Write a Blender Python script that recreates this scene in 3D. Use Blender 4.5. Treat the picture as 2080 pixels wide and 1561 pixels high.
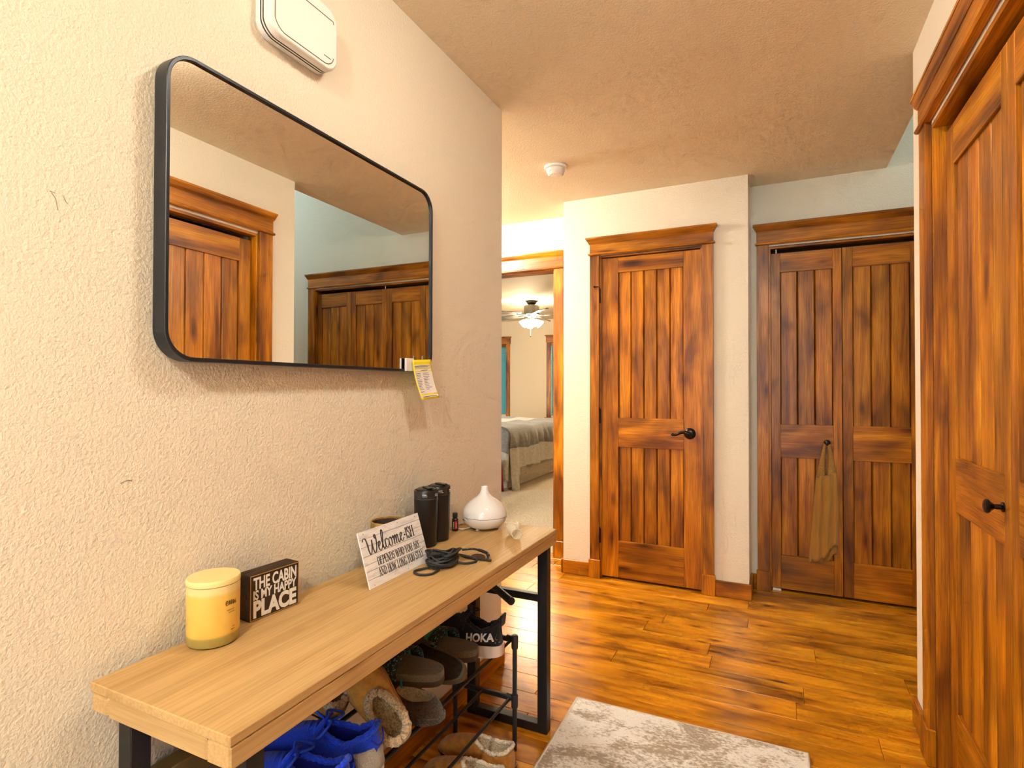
import bpy, bmesh, math, random
from math import sin, cos, pi, radians, sqrt
from mathutils import Vector, Matrix
from mathutils.bvhtree import BVHTree

S = bpy.context.scene
for o in list(bpy.data.objects):
    bpy.data.objects.remove(o)
COL = S.collection
random.seed(7)

# ------------------------------------------------------------------ camera
FPX, YAW, PITCH, ROLL = 1128.94, radians(25.4833), radians(0.71643), radians(0.09946)
CAM = Vector((1.09854, 0.0, 1.20785))
_fw = Vector((-sin(YAW) * cos(PITCH), cos(YAW) * cos(PITCH), sin(PITCH)))
_rt = Vector((cos(YAW), sin(YAW), 0))
_up = _rt.cross(_fw)
_r2 = _rt * cos(ROLL) + _up * sin(ROLL)
_u2 = -_rt * sin(ROLL) + _up * cos(ROLL)
cd = bpy.data.cameras.new('camera')
cam = bpy.data.objects.new('camera', cd)
COL.objects.link(cam)
cd.sensor_width = 36.0
cd.lens = FPX / 2080 * 36.0
cd.shift_y = -5.69 / 2080
cd.clip_start = 0.01
m = Matrix((( _r2.x, _u2.x, -_fw.x, CAM.x), (_r2.y, _u2.y, -_fw.y, CAM.y), (_r2.z, _u2.z, -_fw.z, CAM.z), (0, 0, 0, 1)))
cam.matrix_world = m
S.camera = cam

# ------------------------------------------------------------------ view + world + lights
S.view_settings.view_transform = 'Standard'
S.view_settings.look = 'None'
S.view_settings.gamma = 1.0
S.view_settings.use_curve_mapping = False
S.view_settings.exposure = 1.15
try:
    S.cycles.use_denoising = True
    S.cycles.max_bounces = 6
    S.cycles.diffuse_bounces = 4
    S.cycles.glossy_bounces = 3
    S.cycles.transmission_bounces = 4
    S.cycles.transparent_max_bounces = 4
    S.cycles.sample_clamp_indirect = 5.0
    S.cycles.use_adaptive_sampling = True
    S.cycles.adaptive_threshold = 0.10
    S.cycles.adaptive_min_samples = 12
    S.cycles.caustics_reflective = False
    S.cycles.caustics_refractive = False
except Exception:
    pass
w = bpy.data.worlds.new('sky')
S.world = w
w.use_nodes = True
w.node_tree.nodes['Background'].inputs['Color'].default_value = (0.72, 0.90, 1.0, 1)
w.node_tree.nodes['Background'].inputs['Strength'].default_value = 3.4

def area_light(name, loc, size, power, color, direction=(0, 0, -1), shape='DISK', spread=180, size_y=None):
    d = bpy.data.lights.new(name, 'AREA')
    d.shape = shape
    d.size = size
    if size_y:
        d.size_y = size_y
    d.energy = power
    d.color = color
    d.spread = radians(spread)
    o = bpy.data.objects.new(name, d)
    o.location = loc
    o.rotation_euler = Vector(direction).to_track_quat('-Z', 'Y').to_euler()
    COL.objects.link(o)
    return o

WARM = (1.0, 0.91, 0.76)
HALL_LAMPS = [((0.86, 1.15), 33.0), ((0.90, -0.9), 145.0)]     # flush bowl lamps, built below; second one added as unseen fill behind the camera
pl_ = area_light('window_portal', (3.55, 3.05, 3.1), 0.9, 1.0, (1, 1, 1), (-1, 0, 0), 'RECTANGLE', size_y=1.4)
pl_.data.cycles.is_portal = True
pl2 = area_light('window_portal', (0.775, -2.56, 1.12), 1.45, 1.0, (1, 1, 1), (0, 1, 0), 'RECTANGLE', size_y=2.0)
pl2.data.cycles.is_portal = True

# ------------------------------------------------------------------ helpers
def tag(o, label=None, cat=None, group=None, kind=None):
    if label: o['label'] = label
    if cat: o['category'] = cat
    if group: o['group'] = group
    if kind: o['kind'] = kind
    return o

def empty(name, loc=(0, 0, 0), rz=0.0, rot=None):
    o = bpy.data.objects.new(name, None)
    COL.objects.link(o)
    o.location = loc
    o.rotation_euler = rot if rot else (0, 0, rz)
    o.empty_display_size = 0.05
    return o

class MB:
    """collects geometry, builds ONE mesh object"""
    def __init__(s):
        s.v = []; s.f = []
    def add(s, vs, fs):
        b = len(s.v)
        s.v += [tuple(v) for v in vs]
        s.f += [tuple(i + b for i in f) for f in fs]
        return s
    def box(s, x0, x1, y0, y1, z0, z1):
        return s.add([(x0, y0, z0), (x1, y0, z0), (x1, y1, z0), (x0, y1, z0), (x0, y0, z1), (x1, y0, z1), (x1, y1, z1), (x0, y1, z1)],
                     [(0, 3, 2, 1), (4, 5, 6, 7), (0, 1, 5, 4), (1, 2, 6, 5), (2, 3, 7, 6), (3, 0, 4, 7)])
    def frustum(s, r0, z0, r1, z1):
        a, b = r0, r1
        return s.add([(a[0], a[2], z0), (a[1], a[2], z0), (a[1], a[3], z0), (a[0], a[3], z0), (b[0], b[2], z1), (b[1], b[2], z1), (b[1], b[3], z1), (b[0], b[3], z1)],
                     [(0, 3, 2, 1), (4, 5, 6, 7), (0, 1, 5, 4), (1, 2, 6, 5), (2, 3, 7, 6), (3, 0, 4, 7)])
    def lathe(s, prof, c=(0, 0, 0), n=32, axis='z'):
        vs = []; fs = []
        for (r, h) in prof:
            for k in range(n):
                a = 2 * pi * k / n
                p = (r * cos(a), r * sin(a), h)
                if axis == 'y': p = (p[0], p[2], p[1])
                if axis == 'x': p = (p[2], p[0], p[1])
                vs.append((p[0] + c[0], p[1] + c[1], p[2] + c[2]))
        m_ = len(prof)
        for i in range(m_ - 1):
            for k in range(n):
                k2 = (k + 1) % n
                fs.append((i * n + k, i * n + k2, (i + 1) * n + k2, (i + 1) * n + k))
        if prof[0][0] > 1e-6: fs.append(tuple(range(n - 1, -1, -1)))
        if prof[-1][0] > 1e-6: fs.append(tuple((m_ - 1) * n + k for k in range(n)))
        return s.add(vs, fs)
    def tube(s, pts, r, n=8, closed=False, cap=True):
        pts = [Vector(p) for p in pts]
        N = len(pts)
        rs = r if isinstance(r, (list, tuple)) else [r] * N
        tang = []
        for i in range(N):
            a = pts[(i - 1) % N] if (closed or i > 0) else pts[i]
            b = pts[(i + 1) % N] if (closed or i < N - 1) else pts[i]
            t = (b - a)
            tang.append(t.normalized() if t.length > 1e-9 else Vector((0, 0, 1)))
        ref = Vector((0, 0, 1)) if abs(tang[0].z) < .9 else Vector((1, 0, 0))
        nrm = (ref - tang[0] * ref.dot(tang[0])).normalized()
        vs = []; fs = []
        for i in range(N):
            nrm = (nrm - tang[i] * nrm.dot(tang[i]))
            nrm = nrm.normalized() if nrm.length > 1e-6 else Vector((1, 0, 0))
            bn = tang[i].cross(nrm)
            for k in range(n):
                a = 2 * pi * k / n
                vs.append(pts[i] + (nrm * cos(a) + bn * sin(a)) * rs[i])
        for i in range(N if closed else N - 1):
            j = (i + 1) % N
            for k in range(n):
                k2 = (k + 1) % n
                fs.append((i * n + k, i * n + k2, j * n + k2, j * n + k))
        if not closed and cap:
            fs.append(tuple(range(n - 1, -1, -1)))
            fs.append(tuple((N - 1) * n + k for k in range(n)))
        return s.add(vs, fs)
    def grid(s, rows, closed_u=False):
        """rows: list of equal-length point lists"""
        n = len(rows[0]); vs = [p for r in rows for p in r]; fs = []
        for i in range(len(rows) - 1):
            for k in range(n if closed_u else n - 1):
                k2 = (k + 1) % n
                fs.append((i * n + k, i * n + k2, (i + 1) * n + k2, (i + 1) * n + k))
        return s.add(vs, fs)
    def prism(s, outline, z0, z1):
        n = len(outline)
        vs = [(x, y, z0) for x, y in outline] + [(x, y, z1) for x, y in outline]
        fs = [tuple(range(n - 1, -1, -1)), tuple(range(n, 2 * n))]
        for k in range(n):
            k2 = (k + 1) % n
            fs.append((k, k2, n + k2, n + k))
        return s.add(vs, fs)
    def xf(s, M):
        s.v = [tuple(M @ Vector(p)) for p in s.v]
        return s
    def build(s, name, mat, parent=None, smooth=False, bevel=0.0, seg=1, subsurf=0, loc=None, rz=0, angle=35, solid=0.0):
        me = bpy.data.meshes.new(name)
        me.from_pydata(s.v, [], s.f)
        me.validate(); me.update()
        bm = bmesh.new(); bm.from_mesh(me)
        bmesh.ops.recalc_face_normals(bm, faces=bm.faces)
        bm.to_mesh(me); bm.free()
        if mat: me.materials.append(mat)
        o = bpy.data.objects.new(name, me)
        COL.objects.link(o)
        if parent: o.parent = parent
        if loc: o.location = loc
        if rz: o.rotation_euler.z = rz
        if smooth:
            for p in me.polygons: p.use_smooth = True
            if smooth == 'auto':
                try: me.set_sharp_from_angle(angle=radians(angle))
                except Exception: pass
        if solid:
            md = o.modifiers.new('solid', 'SOLIDIFY'); md.thickness = solid; md.offset = 0
        if bevel:
            md = o.modifiers.new('bevel', 'BEVEL'); md.width = bevel; md.segments = seg; md.limit_method = 'ANGLE'; md.angle_limit = radians(40)
        if subsurf:
            md = o.modifiers.new('sub', 'SUBSURF'); md.levels = subsurf; md.render_levels = subsurf
        return o

def box(name, mat, x0, x1, y0, y1, z0, z1, parent=None, bevel=0.0, centre=False):
    if centre:   # origin at the centre so that object coordinates follow the piece
        c = ((x0 + x1) / 2, (y0 + y1) / 2, (z0 + z1) / 2)
        return MB().box(x0 - c[0], x1 - c[0], y0 - c[1], y1 - c[1], z0 - c[2], z1 - c[2]).build(name, mat, parent, bevel=bevel, loc=c)
    return MB().box(x0, x1, y0, y1, z0, z1).build(name, mat, parent, bevel=bevel)

def catmull(pts, n=8, closed=False):
    P = [Vector(p) for p in pts]; N = len(P); out = []
    for i in range(N if closed else N - 1):
        p0 = P[(i - 1) % N] if (closed or i > 0) else P[i]
        p1 = P[i]; p2 = P[(i + 1) % N]
        p3 = P[(i + 2) % N] if (closed or i < N - 2) else p2
        for k in range(n):
            t = k / n
            out.append(0.5 * ((2 * p1) + (p2 - p0) * t + (2 * p0 - 5 * p1 + 4 * p2 - p3) * t * t + (3 * p1 - p0 - 3 * p2 + p3) * t ** 3))
    if not closed: out.append(P[-1])
    return out

def rrect(w, h, r, n=8):
    out = []
    for (cx, cy, a0) in ((w / 2 - r, h / 2 - r, 0), (-w / 2 + r, h / 2 - r, 90), (-w / 2 + r, -h / 2 + r, 180), (w / 2 - r, -h / 2 + r, 270)):
        for k in range(n + 1):
            a = radians(a0 + 90 * k / n)
            out.append((cx + r * cos(a), cy + r * sin(a)))
    return out

def text_mb(txt, size, sx=1.0, bold=0.0, align='LEFT', shear=0.0, extrude=0.0004, spacing=1.0):
    cu = bpy.data.curves.new('t', 'FONT')
    cu.body = txt; cu.size = size; cu.align_x = align; cu.offset = bold; cu.shear = shear; cu.extrude = extrude; cu.space_character = spacing
    cu.resolution_u = 3
    o = bpy.data.objects.new('t', cu); COL.objects.link(o)
    dg = bpy.context.evaluated_depsgraph_get()
    me = bpy.data.meshes.new_from_object(o.evaluated_get(dg))
    mb = MB().add([(v.co.x * sx, v.co.y, v.co.z) for v in me.vertices], [tuple(p.vertices) for p in me.polygons])
    bpy.data.objects.remove(o); bpy.data.curves.remove(cu); bpy.data.meshes.remove(me)
    return mb

def ribbon(mb, pts, wfun, th=0.0004, n=6, smooth=True):
    P = catmull([(p[0], p[1], 0) for p in pts], n) if (smooth and len(pts) > 2) else [Vector((p[0], p[1], 0)) for p in pts]
    rows = []
    for i, p in enumerate(P):
        a = P[max(0, i - 1)]; b = P[min(len(P) - 1, i + 1)]
        d = (b - a).normalized()
        nn = Vector((-d.y, d.x, 0)); wd = wfun(d) / 2
        rows.append([p + nn * wd + Vector((0, 0, th)), p - nn * wd + Vector((0, 0, th)), p - nn * wd, p + nn * wd])
    mb.grid(rows, closed_u=True)
    e = len(mb.v)
    mb.f.append((e - 4, e - 3, e - 2, e - 1)); b0 = e - 4 * len(rows); mb.f.append((b0 + 3, b0 + 2, b0 + 1, b0))

# ------------------------------------------------------------------ materials
def pm(name, color=(.8, .8, .8), rough=.5, metal=0.0, coat=0.0, spec=.5, sheen=0.0, trans=0.0, emis=None, es=0.0, sss=0.0, alpha=1.0):
    mt = bpy.data.materials.new(name); mt.use_nodes = True
    b = mt.node_tree.nodes['Principled BSDF']
    b.inputs['Base Color'].default_value = (*color, 1)
    b.inputs['Roughness'].default_value = rough
    b.inputs['Metallic'].default_value = metal
    b.inputs['Coat Weight'].default_value = coat
    b.inputs['Specular IOR Level'].default_value = spec
    b.inputs['Sheen Weight'].default_value = sheen
    b.inputs['Transmission Weight'].default_value = trans
    b.inputs['Alpha'].default_value = alpha
    if sss:
        b.inputs['Subsurface Weight'].default_value = sss
        b.inputs['Subsurface Radius'].default_value = (.02, .012, .005)
        b.inputs['Subsurface Scale'].default_value = 1.0
    if emis:
        b.inputs['Emission Color'].default_value = (*emis, 1)
        b.inputs['Emission Strength'].default_value = es
    return mt

class NT:
    def __init__(s, mt): s.t = mt.node_tree; s.b = s.t.nodes['Principled BSDF']
    def n(s, ty, **kw):
        nd = s.t.nodes.new(ty)
        for k, v in kw.items():
            if k in nd.inputs: nd.inputs[k].default_value = v
            else: setattr(nd, k, v)
        return nd
    def l(s, a, b): s.t.links.new(a, b)
    def ramp(s, fac, stops, interp='LINEAR'):
        r = s.t.nodes.new('ShaderNodeValToRGB'); r.color_ramp.interpolation = interp
        el = r.color_ramp.elements
        while len(el) < len(stops): el.new(.5)
        for e, (p, c) in zip(el, stops): e.position = p; e.color = (*c, 1) if len(c) == 3 else c
        s.l(fac, r.inputs['Fac']); return r
    def mix(s, fac, a, b, mode='MIX'):
        nd = s.t.nodes.new('ShaderNodeMix'); nd.data_type = 'RGBA'; nd.blend_type = mode
        for sock, val in (('Factor', fac), ('A', a), ('B', b)):
            inp = [i for i in nd.inputs if i.name == sock and (sock == 'Factor' and i.type == 'VALUE' or sock != 'Factor' and i.type == 'RGBA')][0]
            if hasattr(val, 'is_output') or hasattr(val, 'links'): s.l(val, inp)
            else: inp.default_value = val if sock == 'Factor' else ((*val, 1) if len(val) == 3 else val)
        return [o for o in nd.outputs if o.type == 'RGBA'][0]
    def math(s, op, a, b=0.0):
        nd = s.t.nodes.new('ShaderNodeMath'); nd.operation = op
        for i, v in enumerate((a, b)):
            if hasattr(v, 'links'): s.l(v, nd.inputs[i])
            else: nd.inputs[i].default_value = v
        return nd.outputs[0]
    def coords(s, scale=(1, 1, 1), rnd=0.0, src='Object'):
        tc = s.t.nodes.new('ShaderNodeTexCoord'); out = tc.outputs[src]
        if rnd:
            oi = s.t.nodes.new('ShaderNodeObjectInfo')
            sc = s.t.nodes.new('ShaderNodeVectorMath'); sc.operation = 'SCALE'; sc.inputs[0].default_value = (rnd, rnd * 1.7, rnd * 2.3)
            s.l(oi.outputs['Random'], sc.inputs['Scale'])
            ad = s.t.nodes.new('ShaderNodeVectorMath'); ad.operation = 'ADD'
            s.l(out, ad.inputs[0]); s.l(sc.outputs[0], ad.inputs[1]); out = ad.outputs[0]
        mp = s.t.nodes.new('ShaderNodeMapping'); mp.inputs['Scale'].default_value = scale
        s.l(out, mp.inputs['Vector']); return mp.outputs[0]
    def noise(s, vec, scale, detail=4, rough=.5, dist=0.0):
        nd = s.n('ShaderNodeTexNoise', Scale=scale, Detail=detail, Roughness=rough, Distortion=dist); s.l(vec, nd.inputs['Vector']); return nd.outputs['Fac']
    def bump(s, h, strength=.3, dist=.002):
        nd = s.n('ShaderNodeBump', Strength=strength, Distance=dist); s.l(h, nd.inputs['Height']); s.l(nd.outputs['Normal'], s.b.inputs['Normal']); return nd

def wall_paint(name, color, bump=.5):
    mt = pm(name, color, .75, spec=.25); N = NT(mt)
    v = N.coords()
    h = N.noise(v, 140, 2, .6)
    N.bump(h, min(1, bump * 2), .0024)
    return mt

def wood(name, stops, axis='z', across=12.0, along=.85, rough=.34, knots=True, coat=.06, fine=.5, rnd=19.0, bright=.35, spec=.35, blotch=True, flat='Z', kn=(6.0, 1.7)):
    mt = pm(name, (.5, .2, .05), rough, coat=coat, spec=spec); mt.node_tree.nodes['Principled BSDF'].inputs['Coat Roughness'].default_value = .18
    N = NT(mt)
    sc = {'x': (along, across, across), 'y': (across, along, across), 'z': (across, across, along)}[axis]
    v = N.coords(sc, rnd)
    broad = N.noise(v, 1.5, 3, .55, .9)
    col = N.ramp(broad, stops).outputs['Color']
    sc2 = tuple(k * (.35 if k == along else 1.0) for k in sc)
    v2 = N.coords(sc2, rnd)
    grain = N.noise(v2, 22, 3, .65, .0)
    g = N.ramp(grain, [(.3, (1 - fine,) * 3), (.62, (1.0,) * 3)]).outputs['Color']
    col = N.mix(1.0, col, g, 'MULTIPLY')
    if blotch:
        bl = N.noise(N.coords(tuple(2.2 if k == along else 5.0 for k in sc), rnd), 1.3, 2, .5, .5)
        col = N.mix(1.0, col, N.ramp(bl, [(.3, (.42, .36, .30)), (.5, (.95, .94, .92)), (.72, (1.3, 1.34, 1.3))]).outputs['Color'], 'MULTIPLY')
    if knots:
        wob = N.coords((1, 1, 1), rnd)
        sx = N.n('ShaderNodeSeparateXYZ'); N.l(wob, sx.inputs[0])
        ac, al = {'z': ('X', 'Z'), 'x': (flat, 'X'), 'y': (flat, 'Y')}[axis]
        cx = N.n('ShaderNodeCombineXYZ')
        jit = N.math('MULTIPLY', broad, .35)
        N.l(N.math('ADD', N.math('MULTIPLY', sx.outputs[ac], kn[0]), jit), cx.inputs[0]); N.l(N.math('MULTIPLY', sx.outputs[al], kn[1]), cx.inputs[1])
        vo = N.n('ShaderNodeTexVoronoi', Scale=1.0); vo.voronoi_dimensions = '2D'; N.l(cx.outputs[0], vo.inputs['Vector'])
        sc_ = N.n('ShaderNodeSeparateColor'); N.l(vo.outputs['Color'], sc_.inputs[0])
        dist = N.math('ADD', vo.outputs['Distance'], N.math('MULTIPLY', sc_.outputs[0], .22))
        k_ = N.ramp(dist, [(.04, (.07, .03, .015)), (.10, (.42, .30, .22)), (.15, (.80, .70, .62)), (.27, (1, 1, 1))]).outputs['Color']
        col = N.mix(.85, col, k_, 'MULTIPLY')
    oi = N.n('ShaderNodeObjectInfo')
    br = N.math('ADD', N.math('MULTIPLY', oi.outputs['Random'], bright), 1 - bright * .6)
    cb = N.n('ShaderNodeCombineColor'); [N.l(br, cb.inputs[i]) for i in range(3)]
    col = N.mix(1.0, col, cb.outputs[0], 'MULTIPLY')
    N.l(col, N.b.inputs['Base Color'])
    rr = N.ramp(grain, [(.3, (rough * 1.35,) * 3), (.7, (rough * .8,) * 3)]).outputs['Color']
    N.l(rr, N.b.inputs['Roughness'])
    return mt

def thin_glass():
    mt = bpy.data.materials.new('clear_glass'); mt.use_nodes = True; t = mt.node_tree
    for n_ in list(t.nodes):
        if n_.type == 'BSDF_PRINCIPLED': t.nodes.remove(n_)
    tr = t.nodes.new('ShaderNodeBsdfTransparent'); gl_ = t.nodes.new('ShaderNodeBsdfGlossy'); gl_.inputs['Roughness'].default_value = .02
    mx = t.nodes.new('ShaderNodeMixShader'); mx.inputs[0].default_value = .06
    t.links.new(tr.outputs[0], mx.inputs[1]); t.links.new(gl_.outputs[0], mx.inputs[2]); t.links.new(mx.outputs[0], t.nodes['Material Output'].inputs['Surface'])
    return mt
ALD = [(.24, (.17, .042, .001)), (.44, (.42, .128, .002)), (.6, (.57, .198, .003)), (.8, (.72, .295, .008))]
M = {}
M['paint'] = wall_paint('hall_paint', (.79, .72, .59))
M['ceil'] = wall_paint('ceiling_paint', (.80, .70, .52), .35)
M['paint_foyer'] = wall_paint('foyer_paint', (.74, .71, .60))
M['bed_paint'] = wall_paint('bedroom_paint', (.74, .58, .39), .2)
for a in 'xyz': M['alder_' + a] = wood('alder_' + a, ALD, a)
FLO = [(.25, (.32, .088, .002)), (.42, (.60, .205, .005)), (.6, (.78, .31, .010)), (.8, (.88, .44, .025))]
M['floor'] = wood('floor_plank', FLO, 'x', 13.0, 1.0, .24, True, .18, .5, 23.0, .2, flat='Y', kn=(9.0, 3.2))
PINE = [(.25, (.50, .30, .11)), (.5, (.60, .38, .155)), (.75, (.66, .43, .19))]
M['pine_y'] = wood('pine_top', PINE, 'y', 9.0, .6, .45, True, .0, .2, 3.0, .10, .35, False, flat='X', kn=(5.5, 2.6))
M['pine_x'] = wood('pine_end', PINE, 'x', 5.5, .6, .45, False, .0, .2, 3.0, .12, .35, False)
M['black_metal'] = pm('black_metal', (.016, .015, .016), .38, .3)
M['rod'] = pm('rod_metal', (.035, .032, .03), .28, .75)
M['black_plastic'] = pm('black_plastic', (.018, .018, .02), .4)
M['frame_black'] = pm('mirror_frame', (.022, .026, .034), .35, .4)
M['mirror'] = pm('mirror_glass', (.86, .87, .84), .0, 1.0)
M['bronze'] = pm('oil_bronze', (.030, .024, .02), .27, .85)
M['white'] = pm('white_plastic', (.84, .82, .78), .4)
M['dark'] = pm('dark_gap', (.01, .008, .006), .8)
M['grey_line'] = pm('groove', (.16, .13, .10), .7)

# ================================================================== SETTING
def struct(o): o['kind'] = 'structure'; return o
H = 2.44
YW, YD, YB, YF, XR = 2.197, 3.455, 3.75, 3.68, 1.553
EDGE = 1.655

fl = struct(box('floor', M['floor'], -3.2, 3.7, -2.6, 3.81, -.12, -.006))
# planks of the floor, each a part
PW = .128
plank_meshes = {}
rng = random.Random(3)
row = 0
y = 0.05
def plank(cx, cy, L):
    key = round(L, 2)
    if key not in plank_meshes:
        o_ = MB().box(-key / 2 + .0007, key / 2 - .0007, -PW / 2 + .0006, PW / 2 - .0006, -.006, 0).build('plank', M['floor'], bevel=0)
        bm = bmesh.new(); bm.from_mesh(o_.data)
        ed = [e for e in bm.edges if all(abs(v.co.z) < 1e-6 for v in e.verts)]
        bmesh.ops.bevel(bm, geom=ed, offset=.0012, segments=1, affect='EDGES'); bm.to_mesh(o_.data); bm.free()
        plank_meshes[key] = o_.data
    else:
        o_ = bpy.data.objects.new('plank', plank_meshes[key]); COL.objects.link(o_)
    o_.location = (cx, cy, 0); o_.parent = fl
while y < 3.80:
    xs = -1.9 + rng.uniform(0, .9)
    prev = -2.2
    cuts = [-2.2]
    while xs < 3.2:
        cuts.append(round(xs, 2)); xs += rng.choice([.90, 1.10, 1.22, .76, 1.22])
    cuts.append(3.3)
    for a, b in zip(cuts[:-1], cuts[1:]):
        if b - a > .05:
            yy = y
            plank((a + b) / 2, yy, b - a)
    y += PW
struct(box('floor_bedroom', None, -5.2, .5, 3.81, 9.3, -.12, 0.004))

# left wall with its end face and the passage wall behind it
struct(MB().box(-.12, 0, -2.6, YW, 0, H).add(*((lambda b: (b.v, b.f))(MB().box(-3.2, -.12, YW - .12, YW, 0, H)))).build('wall_left', M['paint']))
# wall with the single door
OPX0, OPX1, OPZ = .070, .708, 2.055
mb = MB().box(-.172, OPX0, YD, 3.87, 0, H).box(OPX1, .952, YD, 3.87, 0, H).box(OPX0, OPX1, YD, YD + .12, OPZ, H)
struct(mb.build('wall_back', M['paint']))
struct(box('wall_closet_inside', M['dark'], OPX0, OPX1, YD + .13, YD + .15, 0, OPZ))
# bedroom wall with open doorway
BX0, BX1 = -1.17, -.347
struct(MB().box(BX1 + .012, -.172, YB, YB + .12, 0, H).box(-3.2, BX0 - .012, YB, YB + .12, 0, H).box(BX0 - .012, BX1 + .012, YB, YB + .12, 2.08, H).build('wall_bedroom_door', M['paint']))
struct(box('wall_passage', M['paint'], -3.32, -3.2, YW - .12, YB + .12, 0, H))
# wall with wide folding doors, rising past the edge of the low ceiling
BFX0, BFX1 = 1.055, 2.567
struct(MB().box(.952, BFX0, YF, YF + .12, 0, 4.1).box(BFX1, 3.7, YF, YF + .12, 0, 4.1).box(BFX0, BFX1, YF, YF + .12, 2.06, 4.1).build('wall_foyer', M['paint_foyer']))
struct(box('wall_foyer_closet', M['dark'], BFX0, BFX1, YF + .10, YF + .12, 0, 2.06))
# right closet wall and its end
RCY = 2.195
struct(MB().box(XR, XR + .12, RCY, 2.457, 0, H).box(XR, XR + .12, -2.6, RCY - 2.102, 0, H).box(XR, XR + .12, RCY - 2.102, RCY, 2.06, H)
       .box(XR + .12, 2.4, 2.337, 2.457, 0, H).build('wall_right', M['paint']))
struct(MB().box(2.3, 2.4, -2.6, 2.337, 0, H).build('wall_closet_back', M['dark']))
struct(MB().box(XR + .12, 2.3, -.1, 0, 0, H).build('wall_closet_side', M['dark']))
struct(MB().box(-.12, .05, -2.72, -2.6, 0, H).box(1.5, 2.4, -2.72, -2.6, 0, H).box(.05, 1.5, -2.72, -2.6, 0, .12).box(.05, 1.5, -2.72, -2.6, 2.12, H).build('wall_front', M['paint']))
wf_ = struct(empty('window_4', (.775, -2.66, .12)))
for a in ((-.725, -.66, 0, 2.0), (.66, .725, 0, 2.0), (-.66, .66, 0, .07), (-.66, .66, 1.93, 2.0), (-.03, .03, .07, 1.93)):
    MB().box(a[0], a[1], -.03, .03, a[2], a[3]).build('sash', M['alder_z'], wf_)
MB().box(-.67, .67, -.004, .004, .06, 1.94).build('pane', thin_glass(), wf_)
# ceilings
struct(MB().box(-3.32, EDGE, YW - .12, 3.87, H, H + .25).box(-.12, 2.4, -2.72, YW - .12, H, H + .25).box(EDGE, 2.4, YW - .12, 2.457, H, H + .25).build('ceiling', M['ceil']))
struct(box('ceiling_foyer', M['paint_foyer'], EDGE - .1, 3.7, 2.3, YF + .12, 4.1, 4.2))
struct(MB().box(1.6, 3.7, 2.337, 2.457, H, 4.1).box(2.4, 3.7, 2.337, 2.457, 0, H).build('wall_foyer_front', M['paint_foyer']))
struct(MB().box(EDGE - .12, EDGE, 2.457, YF, H + .25, 4.1).build('wall_foyer_side', M['paint_foyer']))
# foyer outer wall with a high window opening
wx = 3.6
struct(MB().box(wx, wx + .1, 2.337, YF + .12, 0, 2.4).box(wx, wx + .1, 2.337, YF + .12, 3.8, 4.1).box(wx, wx + .1, 2.337, 2.6, 2.4, 3.8).box(wx, wx + .1, 3.5, YF + .12, 2.4, 3.8).build('wall_foyer_window', M['paint_foyer']))
wroot = struct(empty('window_1', (wx + .05, 3.05, 2.4)))
fr = MB()
for a in ((-.45, -.41, 0, 1.4), (.41, .45, 0, 1.4), (-.41, .41, 0, .05), (-.41, .41, 1.35, 1.4)):
    box('sash', M['alder_z'], -.03, .03, *a, wroot)
M['glass'] = bpy.data.materials['clear_glass']
MB().box(-.003, .003, -.42, .42, .04, 1.36).build('pane', M['glass'], wroot)

# bedroom shell
BYB, BXL, BXR = 9.2, -5.1, .45
WIN = [(-4.35, -3.40), (-2.525, -1.55)]      # glass openings in the far wall
mb = MB().box(BXL, BXR, BYB, BYB + .12, 0, .72).box(BXL, BXR, BYB, BYB + .12, 2.02, H)
xs = [BXL] + [v for wv in WIN for v in wv] + [BXR]
for a, b in zip(xs[0::2], xs[1::2]): mb.box(a, b, BYB, BYB + .12, .72, 2.02)
struct(mb.build('wall_bedroom_back', M['bed_paint']))
struct(box('wall_bedroom_left', M['bed_paint'], BXL - .12, BXL, YB + .12, BYB + .12, 0, H))
struct(box('wall_bedroom_right', M['bed_paint'], BXR, BXR + .12, YB + .12, BYB + .12, 0, H))
struct(box('ceiling_bedroom', M['bed_paint'], BXL - .12, BXR + .12, YB + .12, BYB + .12, H, H + .1))
cm = pm('carpet', (.60, .48, .32), .95, spec=.1, sheen=.3); N = NT(cm)
v = N.coords(); n1 = N.noise(v, 160, 3, .7); n2 = N.noise(v, 9, 3)
cc = N.ramp(n1, [(.35, (.30, .22, .12)), (.5, (.62, .49, .32)), (.68, (.86, .74, .55))]).outputs['Color']
N.l(cc, N.b.inputs['Base Color']); N.bump(n1, .9, .006)
bpy.data.objects['floor_bedroom'].data.materials.append(cm)

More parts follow.
